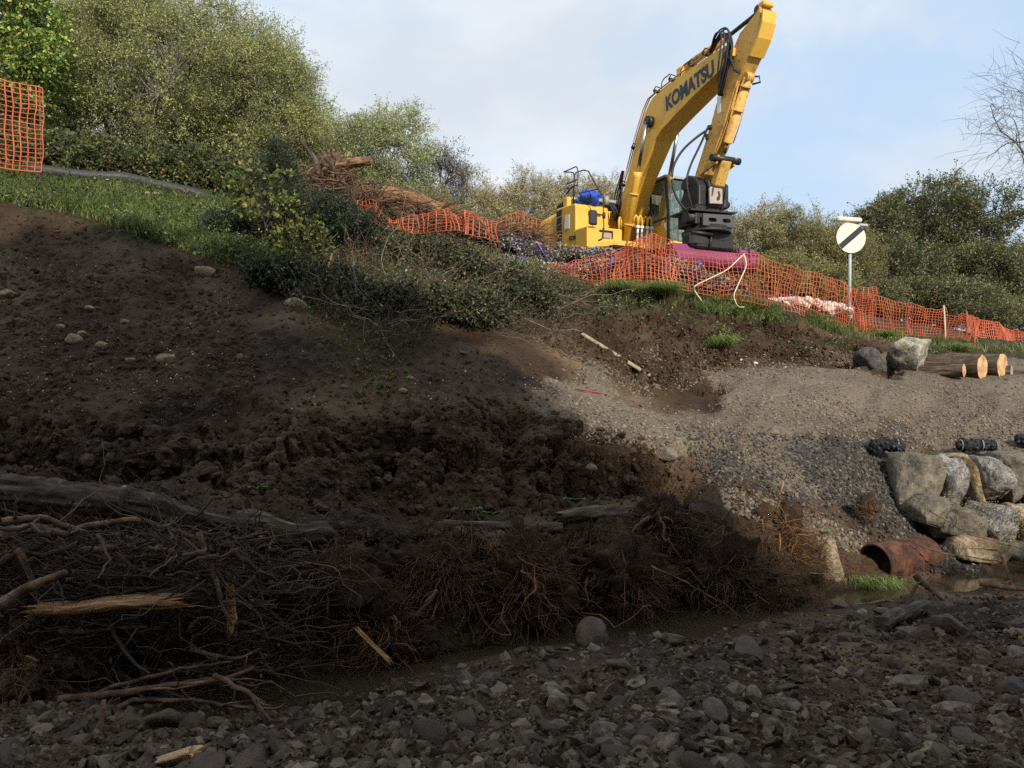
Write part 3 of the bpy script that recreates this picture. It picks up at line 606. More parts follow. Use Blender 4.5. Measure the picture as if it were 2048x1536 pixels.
# blue cloth bundle lying behind the rail
bm = bmesh.new(); bmesh.ops.create_icosphere(bm, subdivisions=4, radius=1); V = np.array([v.co[:] for v in bm.verts]); FI = np.array([[v.index for v in f.verts] for f in bm.faces]); bm.free()
ICO4 = (V, FI)
V2 = V*np.array([.32, .36, .22])*(1+.28*fbm(V, 2.2, 4, 8)[:, None]+.12*fbm(V, 5, 3, 9, ridged=True)[:, None])
h = MB(); h.add(V2+np.array([.0, -1.13, 2.58]), FI, True)
cl_ = X('cloth_bundle', h, BLU, None); cl_.matrix_world = Matrix.Translation(O_) @ Matrix.Rotation(EX.rotation_euler.z, 4, 'Z'); tag(cl_, 'crumpled bright blue cloth lying on the excavator deck behind the rail', 'cloth')
# deck clutter between tank and boom
h = MB(); h.box((.1, -.62, 2.52), (.3, .7, .1), bev=.02); h.tube([(.3, -.75, 2.4), (.3, -.75, 2.62)], .07, 10); X('control_valve', h, GRY)
for (a, dy) in ((0, 0), (.06, .07), (-.05, .14)):
    h = MB(); h.tube([(.35, -.7+dy, 2.45), (.5, -.62+dy, 2.15+a), (.35, -.5+dy, 1.95+a), (.1, -.45+dy, 2.2), (.25, -.42+dy, 2.8), (.55, -.38+dy*.4, 3.35)], .022, 7); X('hose', h, RUB)
for yy in (-.48, -.56):
    h = MB(); h.tube([(.75, yy-.05, 1.6), (.75, yy-.05, 1.85), (.72, yy, 1.95), (.66, yy+.02, 1.97), (.6, yy+.03, 1.85)], .03, 8); X('hose', h, YEL)
# boom: traced side plate, real box section
bo = [(.67, 1.72), (.30, 1.80), (.10, 2.0), (.16, 2.28), (.46, 2.75), (.78, 3.28), (1.2, 4.1), (1.60, 4.66), (1.86, 4.90), (2.2, 4.97), (3.12, 5.05), (4.3, 5.1), (5.05, 5.08), (5.22, 4.95), (5.2, 4.78), (4.76, 4.58), (3.9, 4.38), (3.02, 4.14), (2.35, 3.93), (2.08, 3.76), (1.80, 3.46), (1.36, 3.00), (.98, 2.48), (.70, 2.02)]
h = MB(); h.prism(bo, -.30, .27, .012); BOOM = X('boom', h, YEL)
h = MB(); h.tube([(.32, -.36, 1.98), (.32, .36, 1.98)], .13, 18); X('pivot_pin', h, BLK, BOOM); h = MB(); h.tube([(1.93, -.5, 4.3), (1.93, .5, 4.3)], .085, 16); X('pivot_pin', h, BLK, BOOM)

for s_ in (-1, 1): h = MB(); h.tube([(1.93, s_*.31, 4.3), (1.93, s_*.46, 4.3)], .15, 16); X('rod_eye', h, STL, BOOM)
# writing on the boom
def text(s, loc, ux, uy, size, mat, par, name, shear=0., w=1., bold=.02, sq=1.):
    c = bpy.data.curves.new(name, 'FONT'); c.body = s; c.size = size; c.offset = bold; c.extrude = .003; c.shear = shear; c.align_x = 'LEFT'; c.space_character = 1.0
    o = bpy.data.objects.new('tmp', c); S.collection.objects.link(o); bpy.context.view_layer.update()
    me = bpy.data.meshes.new_from_object(o.evaluated_get(bpy.context.evaluated_depsgraph_get())); bpy.data.objects.remove(o)
    xs = [v.co.x for v in me.vertices]; k_ = w/(max(xs)-min(xs)); ux = Vector(ux).normalized(); uy = Vector(uy).normalized(); nn = ux.cross(uy)
    for v in me.vertices: v.co = Vector(loc)+ux*(v.co.x-min(xs))*k_+uy*v.co.y*sq+nn*v.co.z
    me.materials.clear(); me.materials.append(mat); o = bpy.data.objects.new(name, me); S.collection.objects.link(o); o.parent = par; return o
text('KOMATSU', (2.62, -.306, 4.38), (1, 0, .10), (-.12, 0, 1), .44, NAVY, BOOM, 'lettering', w=1.98, bold=.018, sq=1.18)
text('KOMATSU', (-.12, -1.747, 1.36), (1, 0, -.13), (0, 0, 1), .17, NAVY, EX, 'lettering', w=.9, bold=.008)
text('PC', (-.87, -1.757, 1.52), (1, 0, -.05), (0, 0, 1), .2, paint('gold_decal', (.65, .42, .18)), EX, 'lettering', w=.22, bold=.006)
text('210', (-.90, -1.757, 1.26), (1, 0, -.05), (0, 0, 1), .27, WHT, EX, 'lettering', w=.28, bold=.008)
# hydraulic lines along the top of the boom
for dy, dzz, mt_ in ((-.22, .07, YELD), (-.12, .09, YELD), (-.02, .07, YELD), (-.28, .03, YELD), (.1, .08, YELD)):
    h = MB(); pts = [(.30, dy-.05, 2.75), (.36, dy, 3.0), (.62, dy, 3.36), (1.06, dy, 4.18), (1.48, dy, 4.8), (1.72, dy, 5.0+dzz*.5), (2.1, dy, 5.03+dzz), (2.8, dy, 5.08+dzz), (3.6, dy, 5.14+dzz), (4.1, dy, 5.17+dzz), (4.5, dy, 5.28+dzz)]
    h.tube(pts, .018, 7); X('hydraulic_line', h, mt_, BOOM)
for x, z in ((.95, 3.9), (2.05, 5.1), (2.75, 5.15), (3.6, 5.2), (4.15, 5.25), (.35, 3.0)):
    h = MB(); h.box((x, -.08, z), (.09, .46, .08), bev=.015); h.tube([(x-.05, -.3, z+.02), (x+.08, -.3, z+.1), (x+.2, -.25, z+.02)], .016, 6); X('line_clamp', h, STL, BOOM)
for x in (2.35, 3.2):
    h = MB(); h.tube([(x, -.28, 5.05), (x+.03, -.28, 5.22), (x+.12, -.28, 5.28), (x+.4, -.28, 5.3)], .015, 6); X('grab_handle', h, RUB, BOOM)
h = MB(); h.tube([(.32, -.3, 3.0), (.36, -.3, 2.75), (.36, -.3, 2.45), (.25, -.35, 2.2), (.2, -.4, 2.0)], .04, 8); X('hose', h, RUB, BOOM)
# boom cylinders
for sy in (-1, 1):
    y = .46 if sy < 0 else .58; y *= sy
    a = np.array([.82, y, 1.08]); e = np.array([1.93, y, 4.3]); mid = a+(e-a)*.61
    h = MB(); h.tube([a, a+(mid-a)*.93, mid], [.105, .105, .125], 20); h.tube([a+(0, -.09, 0), a+(0, .09, 0)], .14, 16)
    for q in (.3, .7): h.tube([a+(mid-a)*q, a+(mid-a)*(q+.02)], .135, 20)
    bc = X('boom_cylinder', h, YEL); h = MB(); h.tube([mid, e], .05, 14); X('piston_rod', h, CHR, bc)
for dy in (-.24, -.1, .08, .22):
    h = MB(); h.tube([(1.02, dy-.06, 1.75), (1.05, dy-.05, 1.9), (1.06, dy, 1.97), (1.06, dy+.05, 1.9), (1.06, dy+.06, 1.65)], .032, 8); hh = X('feed_pipe', h, YEL)
    h = MB(); h.tube([(1.06, dy+.06, 1.68), (1.06, dy+.06, 1.6)], .055, 10); h.tube([(1.06, dy+.06, 1.6), (1.02, dy+.06, 1.2)], .03, 8); X('coupling', h, WHT, hh)
# arm
ar = [(6.02, 5.56), (5.88, 5.45), (5.36, 5.24), (5.04, 4.87), (4.66, 4.21), (4.33, 3.51), (3.78, 2.57), (3.62, 2.28), (3.78, 2.08), (3.98, 2.14), (4.13, 2.46), (4.48, 2.82), (4.83, 3.36), (5.27, 4.17), (5.70, 4.62), (5.93, 4.91), (6.06, 5.2)]
h = MB(); h.prism(ar, -.19, .19, .012); ARM = X('arm', h, YELD)
h = MB(); h.prism([(5.66, 4.60), (5.93, 4.92), (6.07, 5.2), (6.10, 5.45), (6.14, 5.44), (6.12, 5.18), (5.98, 4.88), (5.72, 4.57)], -.195, .195); h.box((6.02, 0, 5.62), (.2, .3, .12), bev=.02); X('arm_head', h, YEL, ARM)
h = MB(); h.box((4.62, -.192, 3.85), (.14, .004, .42)); X('label_plate', h, WHT, ARM)
h = MB(); h.tube([(2.95, 0, 5.40), (4.62, 0, 5.47)], .095, 18); ac = X('arm_cylinder', h, YELD); h = MB(); h.tube([(4.62, 0, 5.47), (5.85, 0, 5.58)], .05, 14); h.tube([(5.85, -.12, 5.58), (5.85, .12, 5.58)], .1, 14); X('piston_rod', h, STL, ac)
h = MB(); h.box((2.95, 0, 5.2), (.3, .3, .5), bev=.05); X('cylinder_bracket', h, YEL, BOOM)
h = MB(); h.tube([(5.08, -.34, 4.83), (5.08, .34, 4.83)], .12, 16); X('pivot_pin', h, STL, ARM)
a = np.array([5.42, 0, 4.22]); e = np.array([4.58, 0, 2.72]); mid = a+(e-a)*.86
h = MB(); h.tube([a, mid*.98+a*.02, mid], [.105, .105, .125], 20); h.tube([a+(0, -.1, 0), a+(0, .1, 0)], .12, 16)
for q in (.12, .48): h.tube([a+(mid-a)*q, a+(mid-a)*(q+.03)], .14, 18)
bc = X('bucket_cylinder', h, YELD, ARM); h = MB(); h.tube([mid, e], .045, 12); X('piston_rod', h, CHR, bc)
for s_y in (-.17, .17):
    h = MB(); h.tube([(5.3, s_y, 4.1), (4.95, s_y*.9, 3.3), (4.7, s_y, 2.95)], .015, 6); X('hydraulic_line', h, YELD, ARM)
h = MB(); h.tube([(4.62, -.42, 2.55), (4.62, .42, 2.55)], .085, 16); X('linkage_pin', h, STL, ARM)
for s_y in (-.26, .26):
    h = MB(); h.prism([(4.58, 2.64), (4.72, 2.6), (4.62, 2.42), (3.98, 2.3), (3.9, 2.42)], s_y-.03, s_y+.03, .01); X('link', h, YELD, ARM)
h = MB(); h.prism([(4.52, 2.5), (4.7, 2.5), (4.42, 1.95), (4.18, 1.98)], -.15, .15, .03); X('link', h, YELD, ARM)
# hoses at the boom tip
rs = np.random.RandomState(5)
for q in range(11):
    o1 = rs.randn(3)*.07; o2 = rs.randn(3)*.09; sy = -.22-rs.rand()*.12
    h = MB(); kp = np.array([(4.35, sy*.8, 5.2), (4.75, sy, 5.45), (5.05, sy-.03, 5.35), (5.17, sy-.05, 5.0), (5.05, sy-.05, 4.6), (4.85, sy-.02, 4.25), (4.75, sy+.02, 4.0)])
    kp[1:6] += np.outer(np.array([.6, 1, 1, 1, .6]), o1)+rs.randn(5, 3)*.02
    T = np.linspace(0, 6, 26); kp = np.stack([np.interp(T, range(7), kp[:, i_]) for i_ in range(3)], 1)
    for _ in range(3): kp[1:-1] = kp[1:-1]*.5+(kp[:-2]+kp[2:])*.25
    h.tube(kp, .021, 8); X('hose', h, RUB, BOOM)
for q in range(3):
    h = MB(); kp = np.array([(5.1, -.3-.02*q, 5.0-.1*q), (5.25, -.32, 4.6), (5.32, -.3, 4.38), (5.42, -.25, 4.28+.04*q)]); h.tube(kp, .025, 8); X('hose', h, RUB, ARM)
h = MB(); h.tube([(5.45, .1, 4.25), (5.62, .16, 4.2), (5.6, .2, 4.08), (5.4, .15, 4.1)], .024, 8); X('hose', h, RUB, ARM)
# long hose loops between arm and attachment
def spl(p, n=26, it=4):
    p = np.array(p, float); T = np.linspace(0, len(p)-1, n); q = np.stack([np.interp(T, range(len(p)), p[:, i_]) for i_ in range(3)], 1)
    for _ in range(it): q[1:-1] = q[1:-1]*.5+(q[:-2]+q[2:])*.25
    return q
h = MB(); h.tube(spl([(4.25, -.25, 3.35), (4.1, -.45, 3.2), (3.9, -.75, 2.9), (3.8, -.95, 2.5), (3.8, -.98, 2.1), (3.85, -.85, 1.65), (3.9, -.6, 1.42)]), .03, 9); X('hose', h, RUB, ARM)
h = MB(); h.tube(spl([(4.3, -.24, 3.45), (4.1, -.35, 3.0), (3.95, -.5, 2.6), (3.9, -.62, 2.2), (3.9, -.55, 1.8), (3.9, -.4, 1.45)]), .027, 9); X('hose', h, RUB, ARM)
h = MB(); h.box((4.3, -.22, 3.4), (.14, .08, .1), bev=.02); h.box((4.2, -.22, 3.2), (.1, .06, .14), bev=.02); X('hose_bracket', h, STL, ARM)
# quick hitch
h = MB(); h.prism([(3.5, 2.30), (3.75, 2.36), (4.05, 2.22), (4.2, 2.0), (4.2, 1.5), (3.5, 1.45), (3.42, 1.75), (3.55, 1.95)], -.46, -.22, .04); h.prism([(3.5, 2.2), (3.8, 2.3), (4.2, 2.15), (4.3, 1.9), (4.22, 1.45), (3.5, 1.45)], -.20, .30, .05); h.prism([(3.6, 2.2), (3.9, 2.28), (4.2, 2.1), (4.2, 1.5), (3.6, 1.45)], .30, .46, .05)
h.tube([(3.66, -.5, 2.12), (3.66, .46, 2.12)], .13, 18); h.tube([(4.1, -.42, 1.62), (4.1, .5, 1.62)], .09, 14); h.box((3.85, -.1, 1.46), (.7, .85, .16), bev=.04)
QH = X('quick_hitch', h, STL)
h = MB(); h.prism([(-.25, 1.53), (.13, 1.55), (.13, 1.88), (.10, 1.96), (-.20, 1.95), (-.26, 1.9)], 4.30, 4.36, .015, 'yz'); X('cover_plate', h, PLT, QH)
h = MB(); h.prism([(-.04, 1.62), (.03, 1.64), (.06, 1.75), (.03, 1.86), (-.03, 1.84), (.0, 1.75), (-.06, 1.68)], 4.362, 4.368, 0, 'yz'); X('plate_stain', h, BLK, QH)
for yy, zz in ((-.1, 1.98), (.3, 1.98)):
    h = MB(); h.tube(spl([(4.1, yy, 2.15), (4.38, yy-.05, 2.0), (4.36, yy-.1, 1.7), (4.2, yy-.12, 1.42)], 14), .022, 7); X('hose', h, RUB, QH)
# slotted rotator frame
h = MB(); h.prism([(-.80, 1.32), (.55, 1.36), (.6, 1.40), (-.80, 1.37)], 3.5, 4.35, .0, 'yz'); h.tube([(4.1, -.80, 1.20), (4.1, -.30, 1.20)], .15, 20); h.prism([(-.62, 1.02), (.6, 1.04), (.55, 1.33), (-.62, 1.31)], 3.55, 4.28, .03, 'yz')
for yy in (-.6, -.45, .0, .3): h.tube([(4.3, yy, 1.36), (4.3, yy, 1.42)], .03, 8)
RO = X('rotator_frame', h, STL)
def slotted(x0):
    bm = bmesh.new(); O1 = [(-.50, 1.25), (.38, 1.29), (.50, .99), (-.50, .97)]
    ov = [bm.verts.new((x0, a_, b_)) for a_, b_ in O1]; es = [bm.edges.new((ov[i_], ov[(i_+1) % 4])) for i_ in range(4)]
    for cy in (-.22, .20):
        pr = []
        for a_ in np.linspace(0, 2*math.pi, 17)[:-1]:
            pr.append(bm.verts.new((x0, cy+(.075 if math.cos(a_) > 0 else -.075)+.05*math.cos(a_), 1.13+cy*.03+.05*math.sin(a_))))
        es += [bm.edges.new((pr[i_], pr[(i_+1) % 16])) for i_ in range(16)]
    bmesh.ops.triangle_fill(bm, edges=bm.edges, use_beauty=True)
    r = bmesh.ops.extrude_face_region(bm, geom=bm.faces[:]); vv = [e_ for e_ in r['geom'] if isinstance(e_, bmesh.types.BMVert)]
    for v in vv: v.co.x -= .05
    bmesh.ops.recalc_face_normals(bm, faces=bm.faces)
    bm.verts.index_update(); V = np.array([v.co[:] for v in bm.verts]); Fc = [[v.index for v in f.verts] for f in bm.faces]; bm.free(); return V, Fc
h = MB(); V, Fc = slotted(4.42); h.add(V, Fc, False); X('slotted_plate', h, paint('worn_black', (.06, .06, .065), (.14, .12, .1), .5), RO)
h = MB(); h.tube([(3.95, -.05, 1.02), (3.95, -.05, .93), (3.95, -.05, .92), (3.95, -.05, .86)], [.54, .54, .60, .60], 36); X('slewing_ring', h, STL, RO)
h = MB(); h.box((4.1, -.50, .66), (.42, .56, .36), bev=.07); h.box((4.0, .22, .68), (.55, .70, .46), bev=.05); h.box((4.05, -.1, .58), (.5, 1.0, .26), bev=.04)
h.tube([(4.1, .45, .5), (4.1, .85, .48)], .10, 14); h.tube([(4.25, -.1, .88), (4.36, -.25, .5)], .03, 8); h.tube([(4.3, -.75, .8), (4.38, -.2, .78)], .045, 10); X('tilt_hitch', h, STL, RO)
# magenta bucket
bk = MB(); prof = []
for a_ in np.linspace(0, 1, 15):
    th_ = math.radians(78-a_*205); prof.append((3.95+.40*math.cos(th_), (.22+.26*math.sin(th_))))
V = []; Fc = []
for side, y in enumerate((-1.24, 1.32)):
    for (x, z) in prof: V.append((x, y, z))
for side, y in enumerate((-1.24, 1.32)):
    for (x, z) in prof: V.append((3.95+(x-3.95)*.93, y, .22+(z-.22)*.93))
n_ = len(prof)
for i_ in range(n_-1):
    Fc.append([i_, i_+1, n_+i_+1, n_+i_]); Fc.append([2*n_+i_, 3*n_+i_, 3*n_+i_+1, 2*n_+i_+1])
Fc += [[0, n_, 3*n_, 2*n_], [n_-1, 3*n_-1, 4*n_-1, 2*n_-1]]
bk.add(V, Fc, False)
for y in (-1.24, 1.29): bk.prism(prof+[(3.75, .3)], y, y+.03)
bk.box((4.02, -.35, .47), (.3, 1.7, .14), bev=.02); bk.box((4.15, -.35, .36), (.06, 1.72, .22), bev=.01); BK = X('bucket', bk, MAG)
h = MB(); h.box((4.2, .66, .36), (.35, .05, .3)); h.box((4.2, .98, .36), (.35, .05, .3)); h.tube([(4.25, .6, .44), (4.25, 1.3, .42)], .07, 14); X('bucket_ear', h, MAG, BK)
h = MB(); h.box((4.12, .82, .3), (.2, .26, .3), bev=.04); X('mounting_block', h, STL, BK)
# cab
cab = MB(); x0, x1, y0, y1, z0, z1 = -.05, 1.62, .46, 1.50, 1.16, 3.05
def bar(a_, b_, t_=.05): cab.tube([a_, b_], t_, 4)
cp = {'fr': (x1, y0), 'fl': (x1, y1), 'rr': (x0, y0), 'rl': (x0, y1)}
for k_ in cp:
    a_, b_ = cp[k_]; top = -.12 if k_[0] == 'f' else 0
    cab.tube([(a_, b_, z0), (a_, b_, z0+.75), (a_+top, b_, z1-.08)], .045, 6)
for y in (y0, y1): cab.tube([(.75, y, z0), (.75, y, z1-.06)], .035, 6); cab.tube([(x0, y, z1-.05), (x1-.12, y, z1-.05)], .04, 6); cab.tube([(x0, y, z0+.7), (x1, y, z0+.7)], .025, 6)
for x in (x0, x1): cab.tube([(x-(.12 if x == x1 else 0), y0, z1-.05), (x-(.12 if x == x1 else 0), y1, z1-.05)], .04, 6); cab.tube([(x, y0, z0+.72), (x, y1, z0+.72)], .02, 6)
CB = X('cab', cab, BLK)
h = MB(); h.prism([(x0-.05, z1-.06), (x1-.05, z1-.06), (x1-.1, z1+.04), (x0, z1+.07)], y0-.04, y1+.04, .03); X('cab_roof', h, GRY, CB)
h = MB(); h.prism([(x0, z0-.15), (x1, z0-.15), (x1+.02, z0+.10), (x1-.25, z0+.52), (x0, z0+.62)], y0-.01, y0+.03); h.box(((x0+x1)/2, .98, z0-.05), (1.6, 1.0, .22), bev=.02); X('cab_base', h, YEL, CB)
h = MB(); h.add([(x1+.012, y0, z0+.12), (x1+.012, y1, z0+.12), (x1+.012, y1, z0+.72), (x1+.012, y0, z0+.72), (x1-.11, y0, z1-.1), (x1-.11, y1, z1-.1)], [[0, 1, 2, 3], [3, 2, 5, 4]], False); X('windscreen', h, GLS, CB)
h = MB(); h.add([(x0, y0-.012, z0+.65), (x1-.02, y0-.012, z0+.65), (x1-.13, y0-.012, z1-.1), (x0, y0-.012, z1-.1)], [[0, 1, 2, 3]], False); X('side_window', h, GLS, CB)
h = MB(); h.add([(x0, y1+.012, z0+.65), (x1-.02, y1+.012, z0+.65), (x1-.13, y1+.012, z1-.1), (x0, y1+.012, z1-.1)], [[0, 1, 2, 3]], False); X('side_window', h, GLS, CB)
h = MB(); h.box((x0-.02, .98, 1.75), (.03, 1.0, 1.2)); h.box((.45, .98, 1.55), (.55, .5, .2), bev=.06); h.box((.2, .98, 2.0), (.16, .48, .8), bev=.06); h.box((.2, .98, 2.5), (.1, .28, .2), bev=.04); X('seat', h, BLK, CB)
h = MB(); h.box((1.05, .72, 1.6), (.1, .1, .5), bev=.02); h.box((1.05, 1.24, 1.6), (.1, .1, .5), bev=.02); h.tube([(1.2, .9, 1.3), (1.15, .9, 1.9)], .02, 6); X('control_lever', h, GRY, CB)
h = MB(); h.tube([(x1-.05, y0+.03, z0+.9), (x1-.1, y0+.15, z1-.5)], .012, 6); X('wiper', h, BLK, CB)
h = MB(); h.box((x1+.1, 1.6, 2.3), (.05, .2, .35), bev=.02); h.tube([(x1, 1.5, 2.5), (x1+.1, 1.6, 2.4)], .015, 6); X('mirror', h, BLK, CB)
# ------------------------------------------------------------------ fences, rolls, sign, stones, logs
def cat_path(p, n, it=2):
    p = np.array(p, float); d = np.r_[0, np.cumsum(np.linalg.norm(np.diff(p, axis=0), axis=1))]; t = np.linspace(0, d[-1], n)
    q = np.stack([np.interp(t, d, p[:, i]) for i in range(p.shape[1])], 1)
    for _ in range(it): q[1:-1] = q[1:-1]*.5+(q[:-2]+q[2:])*.25
    return q
def ico(sub):
    bm = bmesh.new(); bmesh.ops.create_icosphere(bm, subdivisions=sub, radius=1)
    V = np.array([v.co[:] for v in bm.verts]); F_ = np.array([[v.index for v in f.verts] for f in bm.faces]); bm.free(); return V, F_
ICO = {s: ico(s) for s in (1, 2, 3, 4, 5)}
m, nt, b = newmat('orange_netting')
g_ = N(nt, 'ShaderNodeTexCoord'); n_ = N(nt, 'ShaderNodeTexNoise', _Scale=1.3, _Detail=4.); nt.links.new(g_.outputs['Object'], n_.inputs['Vector'])
r_2 = ramp(nt, [(.3, (.50, .11, .045)), (.55, (.72, .16, .06)), (.75, (.80, .27, .14))], n_.outputs[0]); nt.links.new(r_2.outputs[0], b.inputs['Base Color']); b.inputs['Roughness'].default_value = .45
t_ = N(nt, 'ShaderNodeBsdfTranslucent'); nt.links.new(r_2.outputs[0], t_.inputs[0]); mx_ = N(nt, 'ShaderNodeMixShader'); mx_.inputs[0].default_value = .3
nt.links.new(b.outputs[0], mx_.inputs[1]); nt.links.new(t_.outputs[0], mx_.inputs[2]); nt.links.new(mx_.outputs[0], nt.nodes['Material Output'].inputs[0])
NET = m
def net(name, label, pts, par=None, cell=(.085, .075), fold=.05, seed=1, wv=.0085, wh=.0055, collapse=0., step=None, group=None, edge=.01):
    rs = np.random.RandomState(seed)
    bot = [px2w(p[0], p[2], p[3]) for p in pts]; top = [px2w(p[0], p[1], p[3]) for p in pts]
    L = np.linalg.norm(np.diff(np.array(bot), axis=0), axis=1).sum(); H = np.mean([t[2]-b_[2] for t, b_ in zip(top, bot)])
    ns = max(4, int(L/cell[0])); nh = max(3, int(H*(1+collapse)/cell[1])); sub = 3
    S_ = cat_path(np.c_[np.array(bot), np.array(top)], ns*sub+1, 3)
    m_ = nh*sub+1
    T = np.linspace(0, 1, m_)
    Gd = S_[:, None, :3]*(1-T)[None, :, None]+S_[:, None, 3:]*T[None, :, None]
    s = np.linspace(0, L, len(S_))[:, None]*np.ones((1, m_)); tt = (T*H)[None]*np.ones((len(S_), 1))
    Q = np.stack([s, tt, s*0], -1).reshape(-1, 3)
    for a_, (fr, am) in enumerate(((.9, 1.8), (2.6, 1.3), (6., .6))):
        dx = vnoise(Q*np.array([fr, fr*.45, 1])+seed*3.1, 3+a_).reshape(s.shape); dz = vnoise(Q*fr+seed*7.7, 13+a_).reshape(s.shape); dw = vnoise(Q*fr+seed*1.7, 23+a_).reshape(s.shape)
        Gd[..., 1] += dx*fold*am; Gd[..., 0] += dw*fold*am*.5; Gd[..., 2] += dz*fold*am*.5*np.sin(T*math.pi*.5+.2)[None]
    mb = MB()
    def strand(Pth, w, nrm):
        n = len(Pth); d = np.gradient(Pth, axis=0); d = unit(d); a_ = unit(np.cross(d, nrm))*w; c_ = np.cross(d, a_)*.28
        V = np.stack([Pth+a_, Pth+c_, Pth-a_, Pth-c_], 1).reshape(-1, 3); i, j = np.meshgrid(np.arange(n-1), np.arange(4), indexing='ij')
        mb.add(V, np.stack([i*4+j, i*4+(j+1) % 4, (i+1)*4+(j+1) % 4, (i+1)*4+j], -1).reshape(-1, 4), True)
    nrm = np.array([0.1, -1., .1])
    for i in range(0, len(S_), sub): strand(Gd[i], wv*rs.uniform(.75, 1.25), nrm)
    for j in range(0, m_, sub):
        strand(Gd[:, j], (wh if 0 < j < m_-1 else wh*1.5)*rs.uniform(.8, 1.2), nrm)
    return mb.obj('netting', NET, par), Gd
WOODST = noisemat('stake', [(.3, (.35, .3, .22)), (.7, (.55, .5, .4))], 20, .7, .2)
IRON = noisemat('fence_pin', [(.3, (.10, .035, .02)), (.7, (.25, .12, .07))], 20, .7, .2)
def fence(label, pts, posts=(), **kw):
    t = thing('netting_fence', label, 'fence', (0, 0, 0), 'orange mesh safety fences')
    net('net', label, pts, t, **kw)
    for (px, py0, py1, D, mat) in posts:
        a_ = px2w(px, py0, D); b_ = px2w(px+rnd.uniform(-4, 4), py1, D); a_[2] -= .15
        h = MB(); h.tube([a_, (a_+b_)/2+np.array([.01, 0, 0]), b_], .012 if mat is IRON else .022, 8); X('post', h, mat, t)
    return t
fence('long sagging orange mesh fence from the grass tufts to the white post',
      [(1088, 523, 545, 16.3), (1120, 524, 560, 16.3), (1180, 512, 574, 16.2), (1240, 492, 572, 16.1), (1290, 476, 568, 16.0), (1325, 492, 572, 16), (1360, 508, 580, 16), (1400, 512, 588, 15.9), (1445, 514, 596, 15.9), (1470, 510, 600, 15.9), (1500, 513, 606, 15.9), (1515, 514, 610, 16.0), (1560, 526, 618, 16.2), (1600, 540, 630, 16.5), (1660, 562, 648, 16.9), (1720, 581, 662, 17.3), (1736, 582, 664, 17.4), (1800, 603, 668, 17.9), (1890, 616, 674, 18.5)],
      posts=[(1292, 568, 470, 16.0, IRON), (1515, 610, 508, 16.0, IRON), (1736, 664, 576, 17.4, IRON), (1891, 690, 611, 18.4, WOODST)], seed=3, fold=.085)
fence('doubled-over tangle of orange netting bunched up in front of the excavator tracks', [(1225, 508, 560, 16.35), (1270, 478, 556, 16.3), (1310, 466, 556, 16.3), (1345, 490, 566, 16.3)], seed=8, fold=.11, collapse=.6, wv=.013)
fence('bunched orange net between the speed sign and the boulder', [(1706, 580, 660, 17.35), (1722, 580, 662, 17.3), (1745, 584, 668, 17.4)], seed=9, fold=.13, collapse=.8, wv=.013)
fence('crumpled orange net slumping to the ground right of the white post', [(1885, 618, 676, 18.4), (1915, 625, 672, 18.6), (1935, 630, 684, 18.6), (1950, 655, 700, 18.4), (1966, 668, 706, 18.3)], seed=11, fold=.14, collapse=.6, posts=[(1932, 690, 622, 18.7, IRON)])
fence('far orange mesh fence running off the right edge of the picture', [(1930, 624, 660, 22), (1985, 645, 680, 23), (2048, 662, 692, 24.5), (2120, 676, 704, 26)], seed=12, fold=.08, posts=[(1985, 685, 640, 23, IRON)], wv=.014, wh=.01)
fence('upright orange mesh fence at the upper left edge of the picture', [(-90, 148, 330, 13.6), (-20, 155, 332, 13.6), (35, 165, 340, 13.55), (76, 172, 344, 13.5), (84, 176, 344, 13.5)], seed=13, fold=.035, cell=(.13, .085), wv=.013, wh=.008, posts=[(82, 350, 170, 13.55, IRON)])
fence('crumpled orange net behind the brambles below the root mass', [(675, 402, 428, 17.3), (715, 384, 424, 17.3), (745, 392, 434, 17.3), (775, 432, 450, 17.2), (840, 436, 466, 17.2), (890, 426, 464, 17.1), (940, 432, 476, 17.1), (985, 452, 480, 17.0)], seed=14, fold=.24, collapse=.5, wv=.013)
fence('slack orange net behind the counterweight of the excavator', [(955, 448, 474, 18.6), (1000, 432, 470, 18.7), (1038, 420, 474, 18.8), (1075, 436, 485, 18.9), (1100, 450, 490, 19)], seed=15, fold=.07, posts=[(1036, 478, 420, 18.8, IRON)], cell=(.11, .1), wv=.011)
ROPE = noisemat('rope', [(.3, (.55, .47, .33)), (.7, (.75, .67, .52))], 30, .8, .3)
h = MB(); h.tube(cat_path([px2w(1486, 510, 15.75), px2w(1455, 540, 15.7), px2w(1384, 574, 15.7), px2w(1396, 592, 15.7), px2w(1408, 608, 15.8)], 24), .013, 7); 
tag(h.obj('rope', ROPE), 'cream strap running down to the left over the orange net', 'rope', 'cream straps over the net')
h = MB(); h.tube(cat_path([px2w(1488, 508, 15.75), px2w(1494, 530, 15.7), px2w(1466, 592, 15.65), px2w(1476, 616, 15.7), px2w(1488, 614, 15.7)], 24), .013, 7)
tag(h.obj('rope', ROPE), 'cream strap hanging almost straight down over the orange net', 'rope', 'cream straps over the net')

